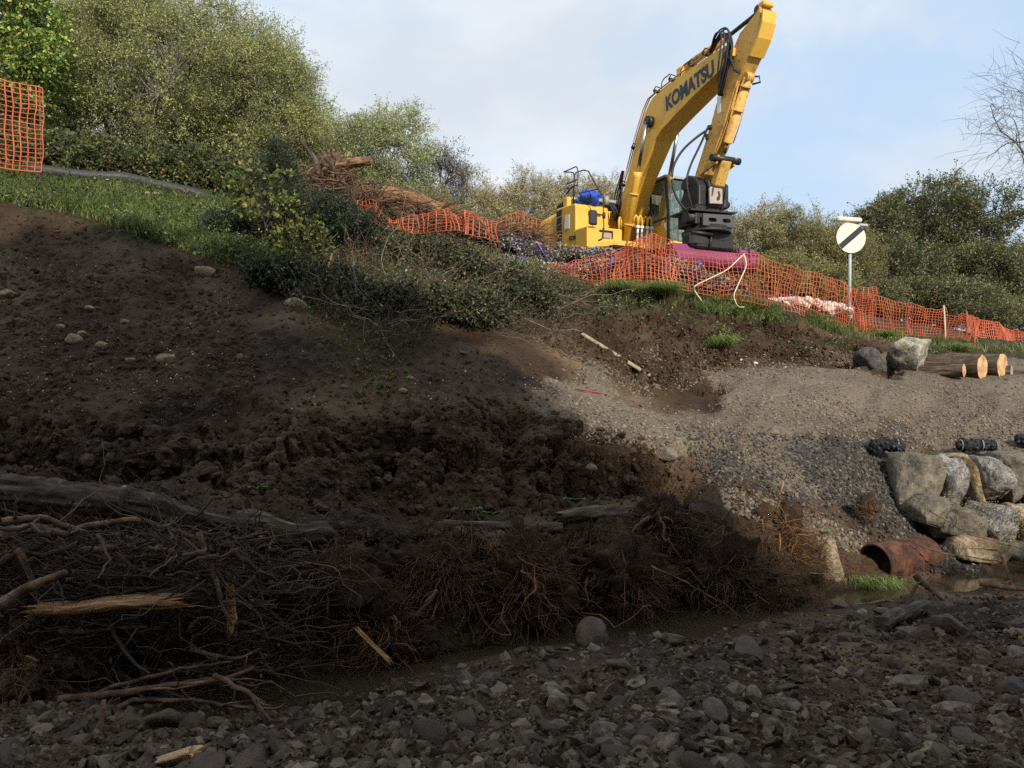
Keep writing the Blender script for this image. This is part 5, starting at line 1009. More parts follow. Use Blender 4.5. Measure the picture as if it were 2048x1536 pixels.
# ---- root mass and fallen trunks on the crest
WOODR = woodmat('torn_wood', [(.35, (.06, .032, .018)), (.5, (.19, .10, .05)), (.66, (.40, .24, .13))], 10, spots=(.55, (.07, .045, .03)))
ROOTC = noisemat('root_bark', [(.3, (.03, .019, .012)), (.5, (.085, .055, .035)), (.7, (.19, .13, .085))], 8, .9, .6, bscale=30)
def rootball(label, c, R_, seed, nroots=60, core=(1, .6, 1), rr=(.006, .03), L=(.5, 1.3), mat=ROOTC, cmat=None, group='root balls', out=(0, -1, 0), name='root_ball', cat='root ball', fine=250, ck=.72):
    rs = np.random.RandomState(seed); t = thing(name, label, cat, tuple(c), group); V, F_ = ICO[5 if R_ > .2 else 4]; out = np.array(out, float); core = np.array(core)
    U = V+fbm(V+seed, 1.1, 2, seed+9)[:, None]*.4
    V = V*core*R_*ck*(1+.75*fbm(U+seed, 1.5, 5, seed)[:, None]+.45*np.maximum(-.3, fbm(U+seed, 3.3, 4, seed+3, ridged=True))[:, None]+.12*fbm(U, 14, 3, seed+4)[:, None]); h = MB(); h.add(V, F_); X('root_core', h, cmat or mat, t)
    h = MB()
    for k_ in range(nroots):
        d = unit(rs.randn(3)+out*.4); p = d*core*R_*.35; L_ = R_*rs.uniform(*L)*(1 if rs.rand() < .75 else 1.6); n = 12; st = unit(d+rs.randn(3)*.6); P_ = [p]; g_ = rs.uniform(-.25, .03)
        for q in range(n-1): st = unit(st+rs.randn(3)*.38+np.array([0, 0, g_])); P_.append(P_[-1]+st*L_/n*rs.uniform(.7, 1.3))
        r0 = rs.uniform(*rr)*(.4+rs.rand()**3*1.2); h.tube(np.array(P_), np.linspace(r0, r0*(.15 if rs.rand() < .6 else .6), n)*(1+rs.randn(n)*.1), 6)
        if rs.rand() < .5:
            i0 = rs.randint(3, 9); P2 = [P_[i0]]; st = unit(st+rs.randn(3))
            for q in range(6): st = unit(st+rs.randn(3)*.4); P2.append(P2[-1]+st*L_/n*.8)
            h.tube(np.array(P2), np.linspace(r0*.5, r0*.12, 7), 5)
    X('roots', h, mat, t)
    if fine:
        h = MB(); nb = 16; cd = unit(rs.randn(nb, 3)+out*.5); kk = rs.randint(0, nb, fine); d = unit(cd[kk]+rs.randn(fine, 3)*.35); A_ = d*core*R_*ck*.8
        hang = unit(rs.randn(nb, 3)*.8+np.array([0, -.25, -.55]))[kk]; B_ = A_+unit(hang+d*.35+rs.randn(fine, 3)*.3)*R_*rs.uniform(.15, 1.5, fine)[:, None]
        add_threads(h, A_, B_, rs.uniform(.0012, .0035, fine)*(1+R_), rs, k=3, mid=7, wob=.16, sag=.08); o = X('rootlets', h, mat, t); o['kind'] = 'stuff'
    return t
REDW = islandmat('broken_branches', [(0, (.03, .018, .012)), (.45, (.09, .05, .03)), (.8, (.2, .12, .07)), (1, (.42, .28, .16))], nmix=.35)
rootball('torn root mass with broken wood at the top of the brush heap on the crest', px2w(668, 345, 18.3), .62, 31, nroots=95, core=(.9, .6, .8), rr=(.012, .05), L=(.5, 1.5), mat=REDW, cmat=ROOTC, fine=260, ck=.5)
rootball('second smaller torn stump beside the root mass on the crest', px2w(735, 395, 18.0), .42, 32, nroots=60, core=(1.2, .6, .6), rr=(.012, .04), L=(.5, 1.6), mat=REDW, cmat=ROOTC, fine=200, ck=.5)
FG = 'fallen trunks on the crest'
def flog(lab, a_, b_, r, sd_, **kw): kw.setdefault('rough', .22); return log('fallen_tree', lab, 'fallen tree', px2w(*a_), px2w(*b_), r, sd_, group=FG, n=50, k=36, **kw)
flog('thick fallen trunk with torn orange side, sloping down from the root mass', (768, 388, 18.2), (905, 435, 18.1), .20, 5, bark=WOODR, taper=.7, bend=.08)
flog('second torn trunk lying against the upper side of the thick one', (840, 398, 18.5), (985, 452, 18.4), .14, 15, bark=WOODR, taper=.6, bend=.06)
flog('dark barked fallen trunk running down towards the counterweight of the excavator', (700, 412, 17.9), (1000, 462, 18.2), .13, 6, bark=BARK, taper=.6, bend=.1)
flog('orange torn trunk end pointing right above the root mass', (672, 334, 18.1), (742, 322, 18.0), .11, 7, bark=WOODR, cut=WOODR, rough=.35, taper=.7)
flog('broken dark trunk leaning up to the left out of the root mass', (655, 362, 18.2), (606, 285, 18.2), .10, 8, bark=BARK, taper=.45, bend=.08)
flog('pale orange pole lying behind the rock rolls', (960, 452, 18.1), (1075, 492, 18.0), .07, 9, bark=SPLIT, rough=.1, bend=.03)
rs = np.random.RandomState(88); n = 1300; u = rs.rand(n)**.8; hx_ = 600+u*470; top_ = np.interp(hx_, [600, 640, 700, 760, 900, 1030], [330, 335, 355, 385, 425, 462]); bot_ = np.interp(hx_, [600, 700, 900, 1030], [420, 440, 470, 492])
A_ = np.stack([px2w(x, t_+(b_-t_)*rs.rand(), rs.uniform(17.4, 18.4)) for x, t_, b_ in zip(hx_, top_, bot_)]); B_ = A_+unit(np.array([.9, 0, -.28])+rs.randn(n, 3)*np.array([.7, .3, .5]))*rs.uniform(.15, .95, n)[:, None]
h = MB(); add_threads(h, A_, B_, rs.uniform(.004, .022, n), rs, k=5, mid=5, wob=.09, sag=-.03); tag(h.obj('brush_heap', REDW), 'long low heap of broken reddish brown branches on the crest', 'brushwood', kind='stuff')
# ------------------------------------------------------------------ low plants
def sample_poly(poly, n, rs, dens=None):
    xs = [p[0] for p in poly]; ys = [p[1] for p in poly]; out = []; nn = []
    while len(out) < n:
        q = np.stack([rs.uniform(min(xs), max(xs), 2000), rs.uniform(min(ys), max(ys), 2000)], 1); ok = inpoly(q[:, 0], q[:, 1], poly)
        for x, y in q[ok]:
            d = Vector(((x-1024)/FPX, 1, (800-y)/FPX)).normalized(); hit, loc, nr_, _ = ground.ray_cast(Vector(CAM), d)
            if not hit: continue
            if dens is not None and rs.rand() > dens(np.array(loc)): continue
            out.append(loc[:]); nn.append(nr_[:])
            if len(out) >= n: break
    return np.array(out), np.array(nn)
def grass(mb, P_, h, w, rs, lean=.5, dirn=None):
    n = len(P_); hh = h*rs.uniform(.5, 1.2, n)[:, None]; d = rs.randn(n, 3)*np.array([1, 1, 0])*lean+(np.array([0, 0, 0]) if dirn is None else np.array(dirn)); sd_ = unit(np.cross(np.array([0, 0, 1.]), rs.randn(n, 3)))*w*rs.uniform(.6, 1.3, n)[:, None]
    p1 = P_+np.array([0, 0, 1])*hh*.5+d*hh*.25; p2 = P_+np.array([0, 0, 1])*hh*.8+d*hh*.65; p3 = P_+np.array([0, 0, 1])*hh*(.85-.25*lean)+d*hh*1.1
    V = np.stack([P_-sd_, P_+sd_, p1+sd_*.8, p1-sd_*.8, p2+sd_*.5, p2-sd_*.5, p3], 1).reshape(-1, 3); i = np.arange(n)*7
    mb.add(V, np.concatenate([np.stack([i, i+1, i+2, i+3], 1), np.stack([i+3, i+2, i+4, i+5], 1)]), False); mb.f.append(np.stack([i+5, i+4, i+6], 1)+mb.n-len(V)); mb.sm.append(np.full(n, False))
lf_grass = leafmat('grass_blade', [(0, (0.061, 0.095, 0.024)), (.5, (0.121, 0.182, 0.043)), (.85, (0.230, 0.284, 0.081)), (1, (0.378, 0.324, 0.135))], trans=.3)
lf_dry = leafmat('dry_grass', [(0, (.06, .05, .022)), (.5, (.13, .11, .05)), (1, (.28, .23, .13))], trans=.2)
lf_weed = leafmat('weed_leaf', [(0, (.02, .032, .010)), (.5, (.05, .075, .02)), (.82, (.10, .13, .035)), (.93, (.24, .22, .05)), (1, (.42, .42, .34))], trans=.25)
lf_russet = leafmat('russet_leaf', [(0, (.04, .022, .012)), (.5, (.09, .045, .022)), (1, (.2, .10, .04))], trans=.2)
rs = np.random.RandomState(21)
turf = [(-40, 335), (100, 340), (250, 368), (380, 392), (600, 430), (620, 520), (540, 545), (400, 510), (300, 480), (150, 430), (0, 402), (-40, 398)]
P_, _n = sample_poly(turf, 15000, rs); h = MB(); grass(h, P_, .26, .006, rs, .6, (.15, -.2, 0)); tag(h.obj('grass', lf_grass), 'fresh green grass on the crest at the upper left', 'grass', kind='stuff')
P_, _n = sample_poly([(600, 440), (1080, 540), (1180, 575), (1120, 640), (900, 640), (780, 720), (620, 620), (540, 550)], 3000, rs, lambda p: .25+.75*(vnoise(p[None]*1.3, 4)[0] > -.1)); h = MB(); grass(h, P_, .24, .005, rs, .7, (.2, -.3, -.1)); tag(h.obj('grass', lf_dry), 'matted dry grass and stems on the shaded slope', 'dry grass', kind='stuff')
P_, _n = sample_poly([(1180, 565), (1300, 568), (1500, 603), (1740, 660), (1960, 690), (2048, 692), (2048, 712), (1900, 700), (1700, 676), (1600, 650), (1500, 640), (1300, 605), (1200, 600)], 5200, rs, lambda p: .15+.85*(vnoise(p[None]*1.5, 8)[0] > 0)); h = MB(); grass(h, P_, .20, .006, rs, .6, (.05, -.35, -.1)); tag(h.obj('grass', lf_grass), 'ragged grass fringe along the crest under the orange net', 'grass', kind='stuff')
P_, _n = sample_poly([(430, 398), (620, 425), (1080, 530), (1080, 556), (600, 455), (430, 420)], 2200, rs); h = MB(); grass(h, P_, .3, .006, rs, .6); tag(h.obj('grass', lf_grass), 'longer grass along the skyline of the crest', 'grass', kind='stuff')
def weeds(label, poly, n, size, lm, seed, hgt=.2, dens=None, name='undergrowth', lw=.45, up=.4, cat='undergrowth'):
    rs = np.random.RandomState(seed); P_, N_ = sample_poly(poly, n, rs, dens); h = MB(); k_ = 7
    tip = P_+(N_*.5+np.array([0, -.15, up])+rs.randn(n, 3)*.45)*hgt*rs.uniform(.4, 1.3, n)[:, None]; T = rs.uniform(.2, 1.05, (n, k_, 1)); C = (P_[:, None]+(tip-P_)[:, None]*T+rs.randn(n, k_, 3)*hgt*.16).reshape(-1, 3)
    d = unit(rs.randn(n*k_, 3)+np.array([0, -.2, .1])); s_ = size*rs.uniform(.5, 1.4, n*k_); add_leaves(h, C, d, s_, s_*lw*.5, rs); o = h.obj(name, lm); tag(o, label, cat, kind='stuff')
    h2 = MB(); add_threads(h2, P_, tip, .0025, rs, k=3, mid=3); return o, h2
wd = []
o, q = weeds('broad green weeds among the grass at the upper left', turf, 1400, .07, lf_weed, 1, .2); wd.append(q)
o, q = weeds('dark brambles and ivy spilling over the edge of the soil slope', [(380, 480), (620, 430), (860, 470), (1090, 545), (1180, 580), (1160, 650), (1000, 640), (850, 640), (800, 700), (760, 770), (620, 650), (550, 570), (430, 530)], 2900, .055, lf_weed, 2, .30, lambda p: .10+.9*(vnoise(p[None]*.9, 14)[0]+.5*vnoise(p[None]*2.3, 15)[0] > -.05)); wd.append(q)
o, q = weeds('russet dead bracken among the brambles', [(470, 470), (900, 520), (1000, 620), (760, 690), (560, 580)], 520, .06, lf_russet, 3, .3, lambda p: float(vnoise(p[None]*1.1, 24)[0] > .1), lw=.3); wd.append(q)
o, q = weeds('weeds clinging to the slope under the orange net', [(1180, 580), (1500, 610), (1700, 668), (1900, 705), (1880, 720), (1650, 700), (1440, 690), (1200, 640)], 700, .05, lf_weed, 4, .16, lambda p: .1+.9*(vnoise(p[None]*1.2, 34)[0] > .15)); wd.append(q)
o, q = weeds('pale fallen leaves and ivy specks trailing down the soil slope', [(600, 600), (800, 640), (820, 760), (720, 800), (640, 700)], 160, .045, lf_yellow, 5, .05, up=.1); wd.append(q)
rs = np.random.RandomState(33)
# twiggy scrub on the shaded slope
P_, N_ = sample_poly([(560, 440), (1090, 540), (1170, 600), (1140, 720), (900, 640), (760, 720), (560, 560)], 2600, rs); h = MB(); L_ = rs.uniform(.2, .9, 2600)[:, None]
add_threads(h, P_, P_+unit(rs.randn(2600, 3)*np.array([1, .6, .6])+np.array([.4, -.3, .35]))*L_, rs.uniform(.002, .007, 2600), rs, sag=.12, k=3, mid=6, wob=.12)
for q in wd: h.v += q.v; h.f += [f_+h.n if i_ == 0 else f_+h.n for i_, f_ in enumerate(q.f)]; h.sm += q.sm; h.n += q.n
TWG = islandmat('twigs', [(0, (.03, .02, .014)), (.6, (.09, .065, .045)), (1, (.24, .20, .15))], nmix=.3)
tag(h.obj('twig_tangle', TWG), 'tangle of thin bare twigs over the shaded slope', 'twigs', kind='stuff')
lf_tuft = leafmat('tussock_blade', [(0, (.09, .15, .03)), (.5, (.17, .25, .055)), (.85, (.28, .34, .10)), (1, (.42, .36, .16))], trans=.35)
rs = np.random.RandomState(35); P_, N_ = sample_poly([(620, 450), (1080, 545), (1160, 610), (1120, 660), (900, 650), (800, 700), (640, 600)], 260, rs)
h = MB(); add_threads(h, P_+np.array([0, -.15, .12]), P_+np.array([0, -.3, .2])+unit(rs.randn(260, 3)*np.array([1, .5, .6])+np.array([.5, -.2, .1]))*rs.uniform(.4, 1.5, 260)[:, None], rs.uniform(.004, .010, 260), rs, sag=.08, k=4, mid=8, wob=.09)
tag(h.obj('dead_stems', islandmat('dead_stems', [(0, (.05, .032, .022)), (.6, (.14, .10, .07)), (1, (.32, .26, .19))], nmix=.2)), 'long dead arching stems over the brambles', 'stems', kind='stuff')
def tuft(label, px, py, hh, n, seed, spread=.13):
    rs = np.random.RandomState(seed); c, n_ = G(px, py); P_ = c+rs.randn(n, 3)*np.array([spread, spread*.5, .02]); h = MB(); grass(h, P_, hh, .006, rs, .4, (.1, -1.1, -.6)); tag(h.obj('grass_tussock', lf_tuft), label, 'grass tuft', 'grass tussocks over the soil slope')
tuft('drooping green grass tussock hanging over the soil below the net, the left one', 1230, 590, .50, 1300, 1)
tuft('drooping green grass tussock just right of the first, nearer the cream rope', 1315, 588, .44, 1200, 2, .2)
tuft('small grass tuft at the top of the gravel spill', 1440, 690, .35, 260, 3)
tuft('grass tuft against the left side of the large pale boulder', 1770, 672, .25, 300, 4, .1)
tuft('grass tuft between the boulder and the white post', 1905, 700, .3, 400, 5, .2)
tuft('low grass patch at the water edge by the standing stone', 1735, 1168, .16, 700, 6, .16)
lf_bramble = leafmat('bramble_leaf', [(0, (.018, .028, .010)), (.5, (.038, .052, .018)), (.8, (.07, .085, .028)), (.93, (.10, .06, .03)), (1, (.24, .22, .12))], trans=.2)
# sapling, evergreen, shrubs by the wall
place_tree('conifer', 'dark evergreen with a thin pointed leader standing on the crest', 'conifer', 560, 262, 14.5, 70, lf_yew, bark_dark, 61, nclus=90, twigs=12, lpt=12, clr=.22, trunks=1, tr=.03, leaf=(.045, .007), bot=.0, shell=.2, limbs=14, twr=.002)
place_tree('evergreen_bush', 'dense blackish evergreen bush on the crest below the root mass', 'bush', 640, 395, 14.3, 230, lf_yew, bark_dark, 62, nclus=260, twigs=12, lpt=12, clr=.24, trunks=4, tr=.02, leaf=(.05, .009), bot=-.1, shell=.3, limbs=14, twr=.002, droop=.3)
place_tree('evergreen_bush', 'low dark evergreen bush leaning over the soil edge left of the sapling', 'bush', 470, 430, 13.6, 150, lf_yew, bark_dark, 63, nclus=130, twigs=12, lpt=11, clr=.22, trunks=4, tr=.02, leaf=(.05, .01), bot=-.1, shell=.3, limbs=10, twr=.002, droop=.3)
for px, top, D, w, sd_, lab in ((720, 440, 14.6, 170, 131, 'bramble bush right of the blackish evergreen bush'), (800, 470, 14.6, 150, 132, 'bramble bush below the crumpled orange net'), (880, 488, 14.6, 150, 133, 'bramble bush on the slope left of the leaning broken branch'), (960, 520, 14.3, 140, 134, 'bramble bush on the slope below the rock rolls'), (1050, 560, 14.2, 120, 135, 'low bramble bush at the right end of the shaded scrub'),
                       (660, 540, 12.6, 170, 136, 'dark bramble overhanging the bare soil under the pale stake'), (760, 570, 12.7, 150, 137, 'dark bramble overhanging the bare soil, middle of the scrub'), (560, 520, 12.8, 140, 138, 'dark bramble at the left end of the scrub over the bare soil'), (870, 580, 13.1, 140, 139, 'dark bramble low on the slope, right part of the scrub'), (960, 590, 13.4, 120, 140, 'straggling bramble beside the long dark branch')):
    c_, n_ = G(px, top+62); hb = 62/FPX*c_[1]*1.05; tree('bramble_bush', lab, 'bush', tuple(c_-np.array([0, 0, .05])), hb, (w/2/FPX*c_[1], .35, hb*.55), hb*.5, lf_bramble, bark_dark, sd_, nclus=70, twigs=9, lpt=7, clr=.24, trunks=6, tr=.008, leaf=(.055, .02), shell=.3, limbs=14, twr=.003, droop=.35, gap=.2, group='brambles over the bare soil')
place_tree('sapling', 'young tree with large yellowing leaves in front of the dark evergreen', 'sapling', 543, 310, 13.2, 165, lf_yellow, bark_dark, 64, nclus=34, twigs=5, lpt=4, clr=.26, trunks=1, tr=.022, leaf=(.10, .038), bot=.1, shell=.35, limbs=12, twr=.0025)
place_tree('sapling', 'thin leafy sprig with yellow leaves low beside the pale stake', 'sapling', 600, 445, 12.8, 120, lf_yellow, bark_dark, 65, nclus=20, twigs=6, lpt=5, clr=.2, trunks=2, tr=.012, leaf=(.07, .03), bot=.1, shell=.35, limbs=8, twr=.002)
for px, top, D, w, sd_, lab in ((1925, 985, 9.2, 90, 66, 'thin light green shrub growing at the foot of the wall, the left one'), (1995, 1000, 9.0, 110, 67, 'thin light green shrub growing in front of the ochre wall boulders'), (2060, 1040, 8.9, 90, 68, 'light green shrub at the right edge in front of the wall')):
    place_tree('shrub', lab, 'shrub', px, top, D, w, lf_olive, bark_dark, sd_, nclus=34, twigs=7, lpt=5, clr=.15, trunks=4, tr=.006, leaf=(.022, .008), bot=.0, shell=.3, limbs=8, twr=.0012, group='thin shrubs before the wall')
h = MB(); a_, b_ = px2w(648, 556, 12.3), px2w(664, 508, 12.5); h.tube([a_-(0, 0, .1), (a_+b_)/2+(.02, 0, 0), b_], [.03, .028, .012], 7); tag(h.obj('broken_stake', SPLIT), 'pale split stake standing in the brambles under the evergreen bush', 'stake')
def fern(label, px, py, size, seed, D=None):
    rs = np.random.RandomState(seed); c, n_ = G(px, py); h = MB()
    for k_ in range(9):
        a_ = rs.uniform(0, 6.28); d = np.array([math.cos(a_)*.7, -abs(math.sin(a_))*.5, .8]); T = np.linspace(0, 1, 14)[:, None]; st = c+np.array([0, -.06, .04])+d*size*T+np.array([0, 0, -.5])*size*T**2
        C = np.repeat(st[2:], 2, 0); sd_ = unit(np.cross(d, [0, 0, 1.])); dd = np.tile(np.array([sd_, -sd_]), (12, 1))+d*.4; s_ = np.repeat(np.sin(np.linspace(.25, 1, 12)*math.pi), 2)*size*.34+.004; add_leaves(h, C, unit(dd), s_, s_*.16, rs)
    tag(h.obj('fern', lf_tuft), label, 'fern')
fern('bright green fern growing on the ledge above the root bank, centre', 935, 1040, .24, 1); fern('small fern just right of the bright one on the ledge', 985, 1042, .17, 2); fern('small fern on the ledge left of the dark root crown', 1150, 1016, .18, 3); fern('pale green seedling on the dark soil above the fallen birch log', 520, 992, .14, 4); fern('small fern in front of the dark bank left of the slate spill', 1640, 1075, .12, 5)
tag_m = None

# ------------------------------------------------------------------ stones and clods on the ground
COB = [rockV(200+i, 4, (1, rnd.uniform(.65, .95), rnd.uniform(.4, .75)), cuts=13 if i % 3 else 7, depth=(.42, .8) if i % 3 else (.6, .95), rough=.07) for i in range(12)]
m, nt, b = newmat('cobble'); oi = N(nt, 'ShaderNodeObjectInfo'); tc = N(nt, 'ShaderNodeTexCoord')
r1 = ramp(nt, [(0, (0.043, 0.026, 0.014)), (.35, (0.076, 0.049, 0.029)), (.65, (0.116, 0.081, 0.051)), (.85, (0.182, 0.136, 0.091)), (.94, (0.273, 0.221, 0.155)), (1, (0.132, 0.064, 0.031))], oi.outputs['Random'])
n = N(nt, 'ShaderNodeTexNoise', _Scale=1.7, _Detail=8., _Roughness=.7); nt.links.new(tc.outputs['Object'], n.inputs['Vector']); f_ = ramp(nt, [(.42, (.9,)*3), (.6, (.0,)*3)], n.outputs[0])
q = N(nt, 'ShaderNodeMixRGB'); nt.links.new(f_.outputs[0], q.inputs[0]); nt.links.new(r1.outputs[0], q.inputs[1]); q.inputs[2].default_value = (.042, .028, .018, 1); nt.links.new(q.outputs[0], b.inputs['Base Color'])
n2 = N(nt, 'ShaderNodeTexNoise', _Scale=6., _Detail=8., _Roughness=.7); nt.links.new(tc.outputs['Object'], n2.inputs['Vector']); bp = N(nt, 'ShaderNodeBump', _Strength=.6, _Distance=.02); nt.links.new(n2.outputs[0], bp.inputs['Height']); nt.links.new(bp.outputs[0], b.inputs['Normal'])
rg = N(nt, 'ShaderNodeMapRange'); rg.inputs[3].default_value = .35; rg.inputs[4].default_value = .9; nt.links.new(n.outputs[0], rg.inputs[0]); nt.links.new(rg.outputs[0], b.inputs['Roughness']); b.inputs['Specular IOR Level'].default_value = .35
COBM = m
cobme = []
for V, F_ in COB: h = MB(); h.add(V, F_, True); me = h.mesh('cobble'); me.materials.append(COBM); cobme.append(me)
def cobble(c, s, label, group, seed=None, rot=None, me=None, name='cobble', cat='cobble'):
    o = bpy.data.objects.new(name, me or rnd.choice(cobme)); S.collection.objects.link(o); o.location = c; o.scale = s; o.rotation_euler = rot or (rnd.uniform(-.4, .4), rnd.uniform(-.4, .4), rnd.uniform(0, 6.28)); return tag(o, label, cat, group)
CG = 'cobbles of the near stony bank'
# stones one can pick out: (column, row, half width px, label)
for px, py, w, sq, lab in [(980, 1365, 34, .75, 'smooth rounded brown cobble at the near edge of the water'), (1120, 1420, 34, 1.1, 'upright oval cobble in the middle of the near stony bank'), (1185, 1285, 46, .8, 'largest rounded boulder at the water edge, pebbles stuck on its top'),
        (335, 1450, 44, .8, 'rounded dark boulder under the brush pile at the lower left'), (440, 1455, 26, .9, 'small rounded boulder right of the rounded dark boulder'), (860, 1478, 38, .7, 'broad flattish cobble near the bottom left of centre'), (640, 1512, 22, .8, 'low cobble at the bottom edge, left of centre'),
        (1890, 1262, 52, .6, 'broad pale slab on the right part of the near bank'), (1345, 1290, 34, .6, 'angular cobble right of the largest rounded boulder'), (1500, 1315, 40, .35, 'flat pale wet slab in the middle of the near bank'), (1005, 1255, 24, .8, 'cobble on the water line below the root bank'), (720, 1440, 24, .9, 'round cobble among the lower left stones'),
        (1570, 1420, 34, .6, 'blunt grey cobble low at the right of centre'), (1830, 1375, 38, .6, 'dark angular cobble above the splintered orange wood'), (1430, 1430, 36, .6, 'slate-grey angular stone low in the centre of the bank'), (1680, 1215, 20, .5, 'pale stone at the right end of the water'), (930, 1450, 26, .9, 'dark egg-shaped cobble beside the flattish one')]:
    c, n_ = G(px, py); s = w/FPX*c[1]*1.1; cobble(c+np.array([0, 0, s*.25]), (s, s*.9, s*max(.5, sq)*1.3), lab, CG)
pb = px2w(1800, 1243, 6.9); 
log('fallen_log', 'short grey log lying between stones at the right of the near bank', 'log', G(1765, 1262)[0]+(0, 0, .04), G(1838, 1226)[0]+(0, 0, .05), .05, 41, bark=BARK, cut=BARK, rough=.3, taper=.8, jag=.04)
rs = np.random.RandomState(51)
def pick(poly, n, rs): return sample_poly(poly, n, rs)
near = [(-60, 1400), (560, 1400), (700, 1375), (880, 1345), (1060, 1300), (1300, 1262), (1600, 1226), (1900, 1180), (2100, 1170), (2100, 1560), (-60, 1560)]
P_, N_ = pick(near, 262, rs); big = rs.rand(262)
for c, z in zip(P_, big):
    s = .024+.10*z**2.8; cobble(c-np.array([0, 0, s*.12]), (s*rs.uniform(.8, 1.5), s*rs.uniform(.8, 1.2), s*rs.uniform(.7, 1.1)), 'mud-coated grey cobble among many alike on the near stony bank', CG)
SG_ = 'stones lying on the dark soil slope'
for px, py, w, lab in [(150, 680, 18, 'largest of the tan stones clustered on the left soil slope'), (165, 668, 9, 'small tan stone touching the top of the tan cluster'), (122, 655, 9, 'small tan stone up-slope of the tan cluster'), (205, 692, 12, 'tan stone right of the tan cluster'), (335, 722, 20, 'oval tan stone alone on the left soil slope'), (262, 722, 10, 'brownish stone left of the oval tan stone'),
        (180, 617, 9, 'tan stone beside the small hole in the soil'), (590, 612, 22, 'brown stone at the edge of the brambles'), (800, 636, 18, 'pale brown flat stone below the brambles'), (410, 548, 22, 'flat tan stone near the top of the soil slope'), (806, 782, 9, 'tan pebble in the middle of the soil slope'), (820, 758, 8, 'small tan pebble above the middle tan pebble'), (925, 706, 8, 'round pale stone by the thin white root'),
        (690, 775, 8, 'small stone on the soil slope under the brambles'), (20, 590, 18, 'brown stone at the left edge of the soil slope'), (1180, 935, 14, 'pale stone hanging in the hollow under the gravel spill'), (1330, 905, 26, 'flat rock sticking out of the bank under the gravel spill'), (1545, 865, 12, 'stone in the slate spill'), (480, 715, 10, 'grey stone on the soil slope left of centre'), (250, 645, 10, 'dark stone under the small hole in the soil')]:
    c, n_ = G(px, py); s = w/FPX*c[1]*1.05; V, F_ = rockV(int(px)*3+int(py), 3, (s, s*.8, s*.62), cuts=7, depth=(.6, .95), rough=.08); h = MB(); h.add(V, F_, True)
    o = h.obj('stone', RK3 if 'tan' in lab or 'brown' in lab else RK1); o.location = c+n_*s*.15; o.rotation_euler = (0, .2, 0); tag(o, lab, 'stone', SG_)
def clods(label, poly, n, r0, r1, mat, seed, name, cat, dens=None, flat=.7, sub=1, lift=.2, pw=3):
    rs = np.random.RandomState(seed); P_, N_ = sample_poly(poly, n, rs, dens); r = r0+(r1-r0)*rs.rand(n)**pw; h = MB(); scatter_stones(h, P_+N_*(r*lift)[:, None], r, rs, sub, flat); return tag(h.obj(name, mat), label, cat, kind='stuff')
PEB = islandmat('pebbles', [(0, (0.024, 0.013, 0.007)), (.35, (0.046, 0.028, 0.015)), (.6, (0.075, 0.050, 0.030)), (.82, (0.129, 0.094, 0.060)), (1, (0.276, 0.218, 0.148))], nmix=.22, rough=.6, spec=.3)
WCH = islandmat('wood_chips', [(0, (.04, .022, .012)), (.6, (.11, .06, .03)), (1, (.26, .15, .08))], nmix=.3)
CLD = islandmat('clods', [(0, (0.024, 0.014, 0.007)), (.5, (0.050, 0.029, 0.015)), (.85, (0.084, 0.050, 0.026)), (1, (0.179, 0.122, 0.067))], nmix=.4, rough=.85)
GRV = islandmat('gravel_stones', [(0, (0.061, 0.048, 0.034)), (.45, (0.129, 0.105, 0.075)), (.8, (0.197, 0.163, 0.126)), (1, (0.326, 0.299, 0.252))], nmix=.25)
SLT = islandmat('slate_stones', [(0, (0.024, 0.021, 0.018)), (.55, (0.054, 0.048, 0.041)), (.85, (0.106, 0.093, 0.077)), (1, (0.227, 0.199, 0.161))], nmix=.2)
nearx = near[:-3]+[(2500, 1150), (2500, 1560), (-60, 1560)]
clods('wet mud-covered pebbles and chippings of the near bank', nearx, 19000, .003, .022, PEB, 1, 'pebbles', 'pebbles', pw=3, lift=0, dens=lambda p: .35+.65*(vnoise(p[None]*2.2, 71)[0]+.6*vnoise(p[None]*5, 72)[0] > -.15))
clods('larger broken stones bedded between the pebbles of the near bank', nearx, 4300, .012, .062, PEB, 2, 'rubble', 'pebbles', pw=2.6, sub=2, lift=-.1, flat=.55)
slope = [(-60, 405), (150, 440), (400, 530), (560, 580), (760, 770), (850, 650), (1000, 650), (1150, 650), (1200, 640), (1500, 640), (1750, 690), (1720, 735), (1480, 730), (1300, 800), (1080, 770), (1150, 880), (1350, 900), (1600, 1020), (1600, 1280), (1000, 1280), (560, 1380), (-60, 1380)]
clods('dark soil clods over the whole bare slope', slope, 14000, .006, .036, CLD, 3, 'soil_clods', 'soil', lift=.1)
clods('dark crumbly soil of the upper left slope', [(-60, 405), (200, 440), (500, 560), (500, 800), (-60, 800)], 4200, .006, .06, CLD, 13, 'soil_clods', 'soil', lift=-.1, pw=5, dens=lambda p: .15+.85*(vnoise(p[None]*1.4, 73)[0] > -.1), sub=2)
clods('wood chips, bark scraps and rusty debris on the mud of the near bank', [(1450, 1330), (2100, 1240), (2100, 1480), (1600, 1450)], 900, .006, .03, WCH, 15, 'wood_debris', 'debris', flat=.25, pw=2.5)
clods('small pale pebbles strewn down the soil slope', [(-60, 480), (400, 540), (760, 780), (1080, 700), (1130, 840), (700, 860), (-60, 820)], 900, .004, .014, RUBL, 14, 'pebbles', 'pebbles', dens=lambda p: .15+.85*(vnoise(p[None]*1.0, 64)[0] > .2))
clods('large broken lumps of soil under the cut scarp', [(-60, 840), (500, 850), (1000, 800), (1350, 880), (1400, 970), (1150, 1030), (600, 1020), (-60, 960)], 1500, .012, .075, CLD, 17, 'soil_lumps', 'soil', lift=.0, pw=3, sub=2, flat=.85)
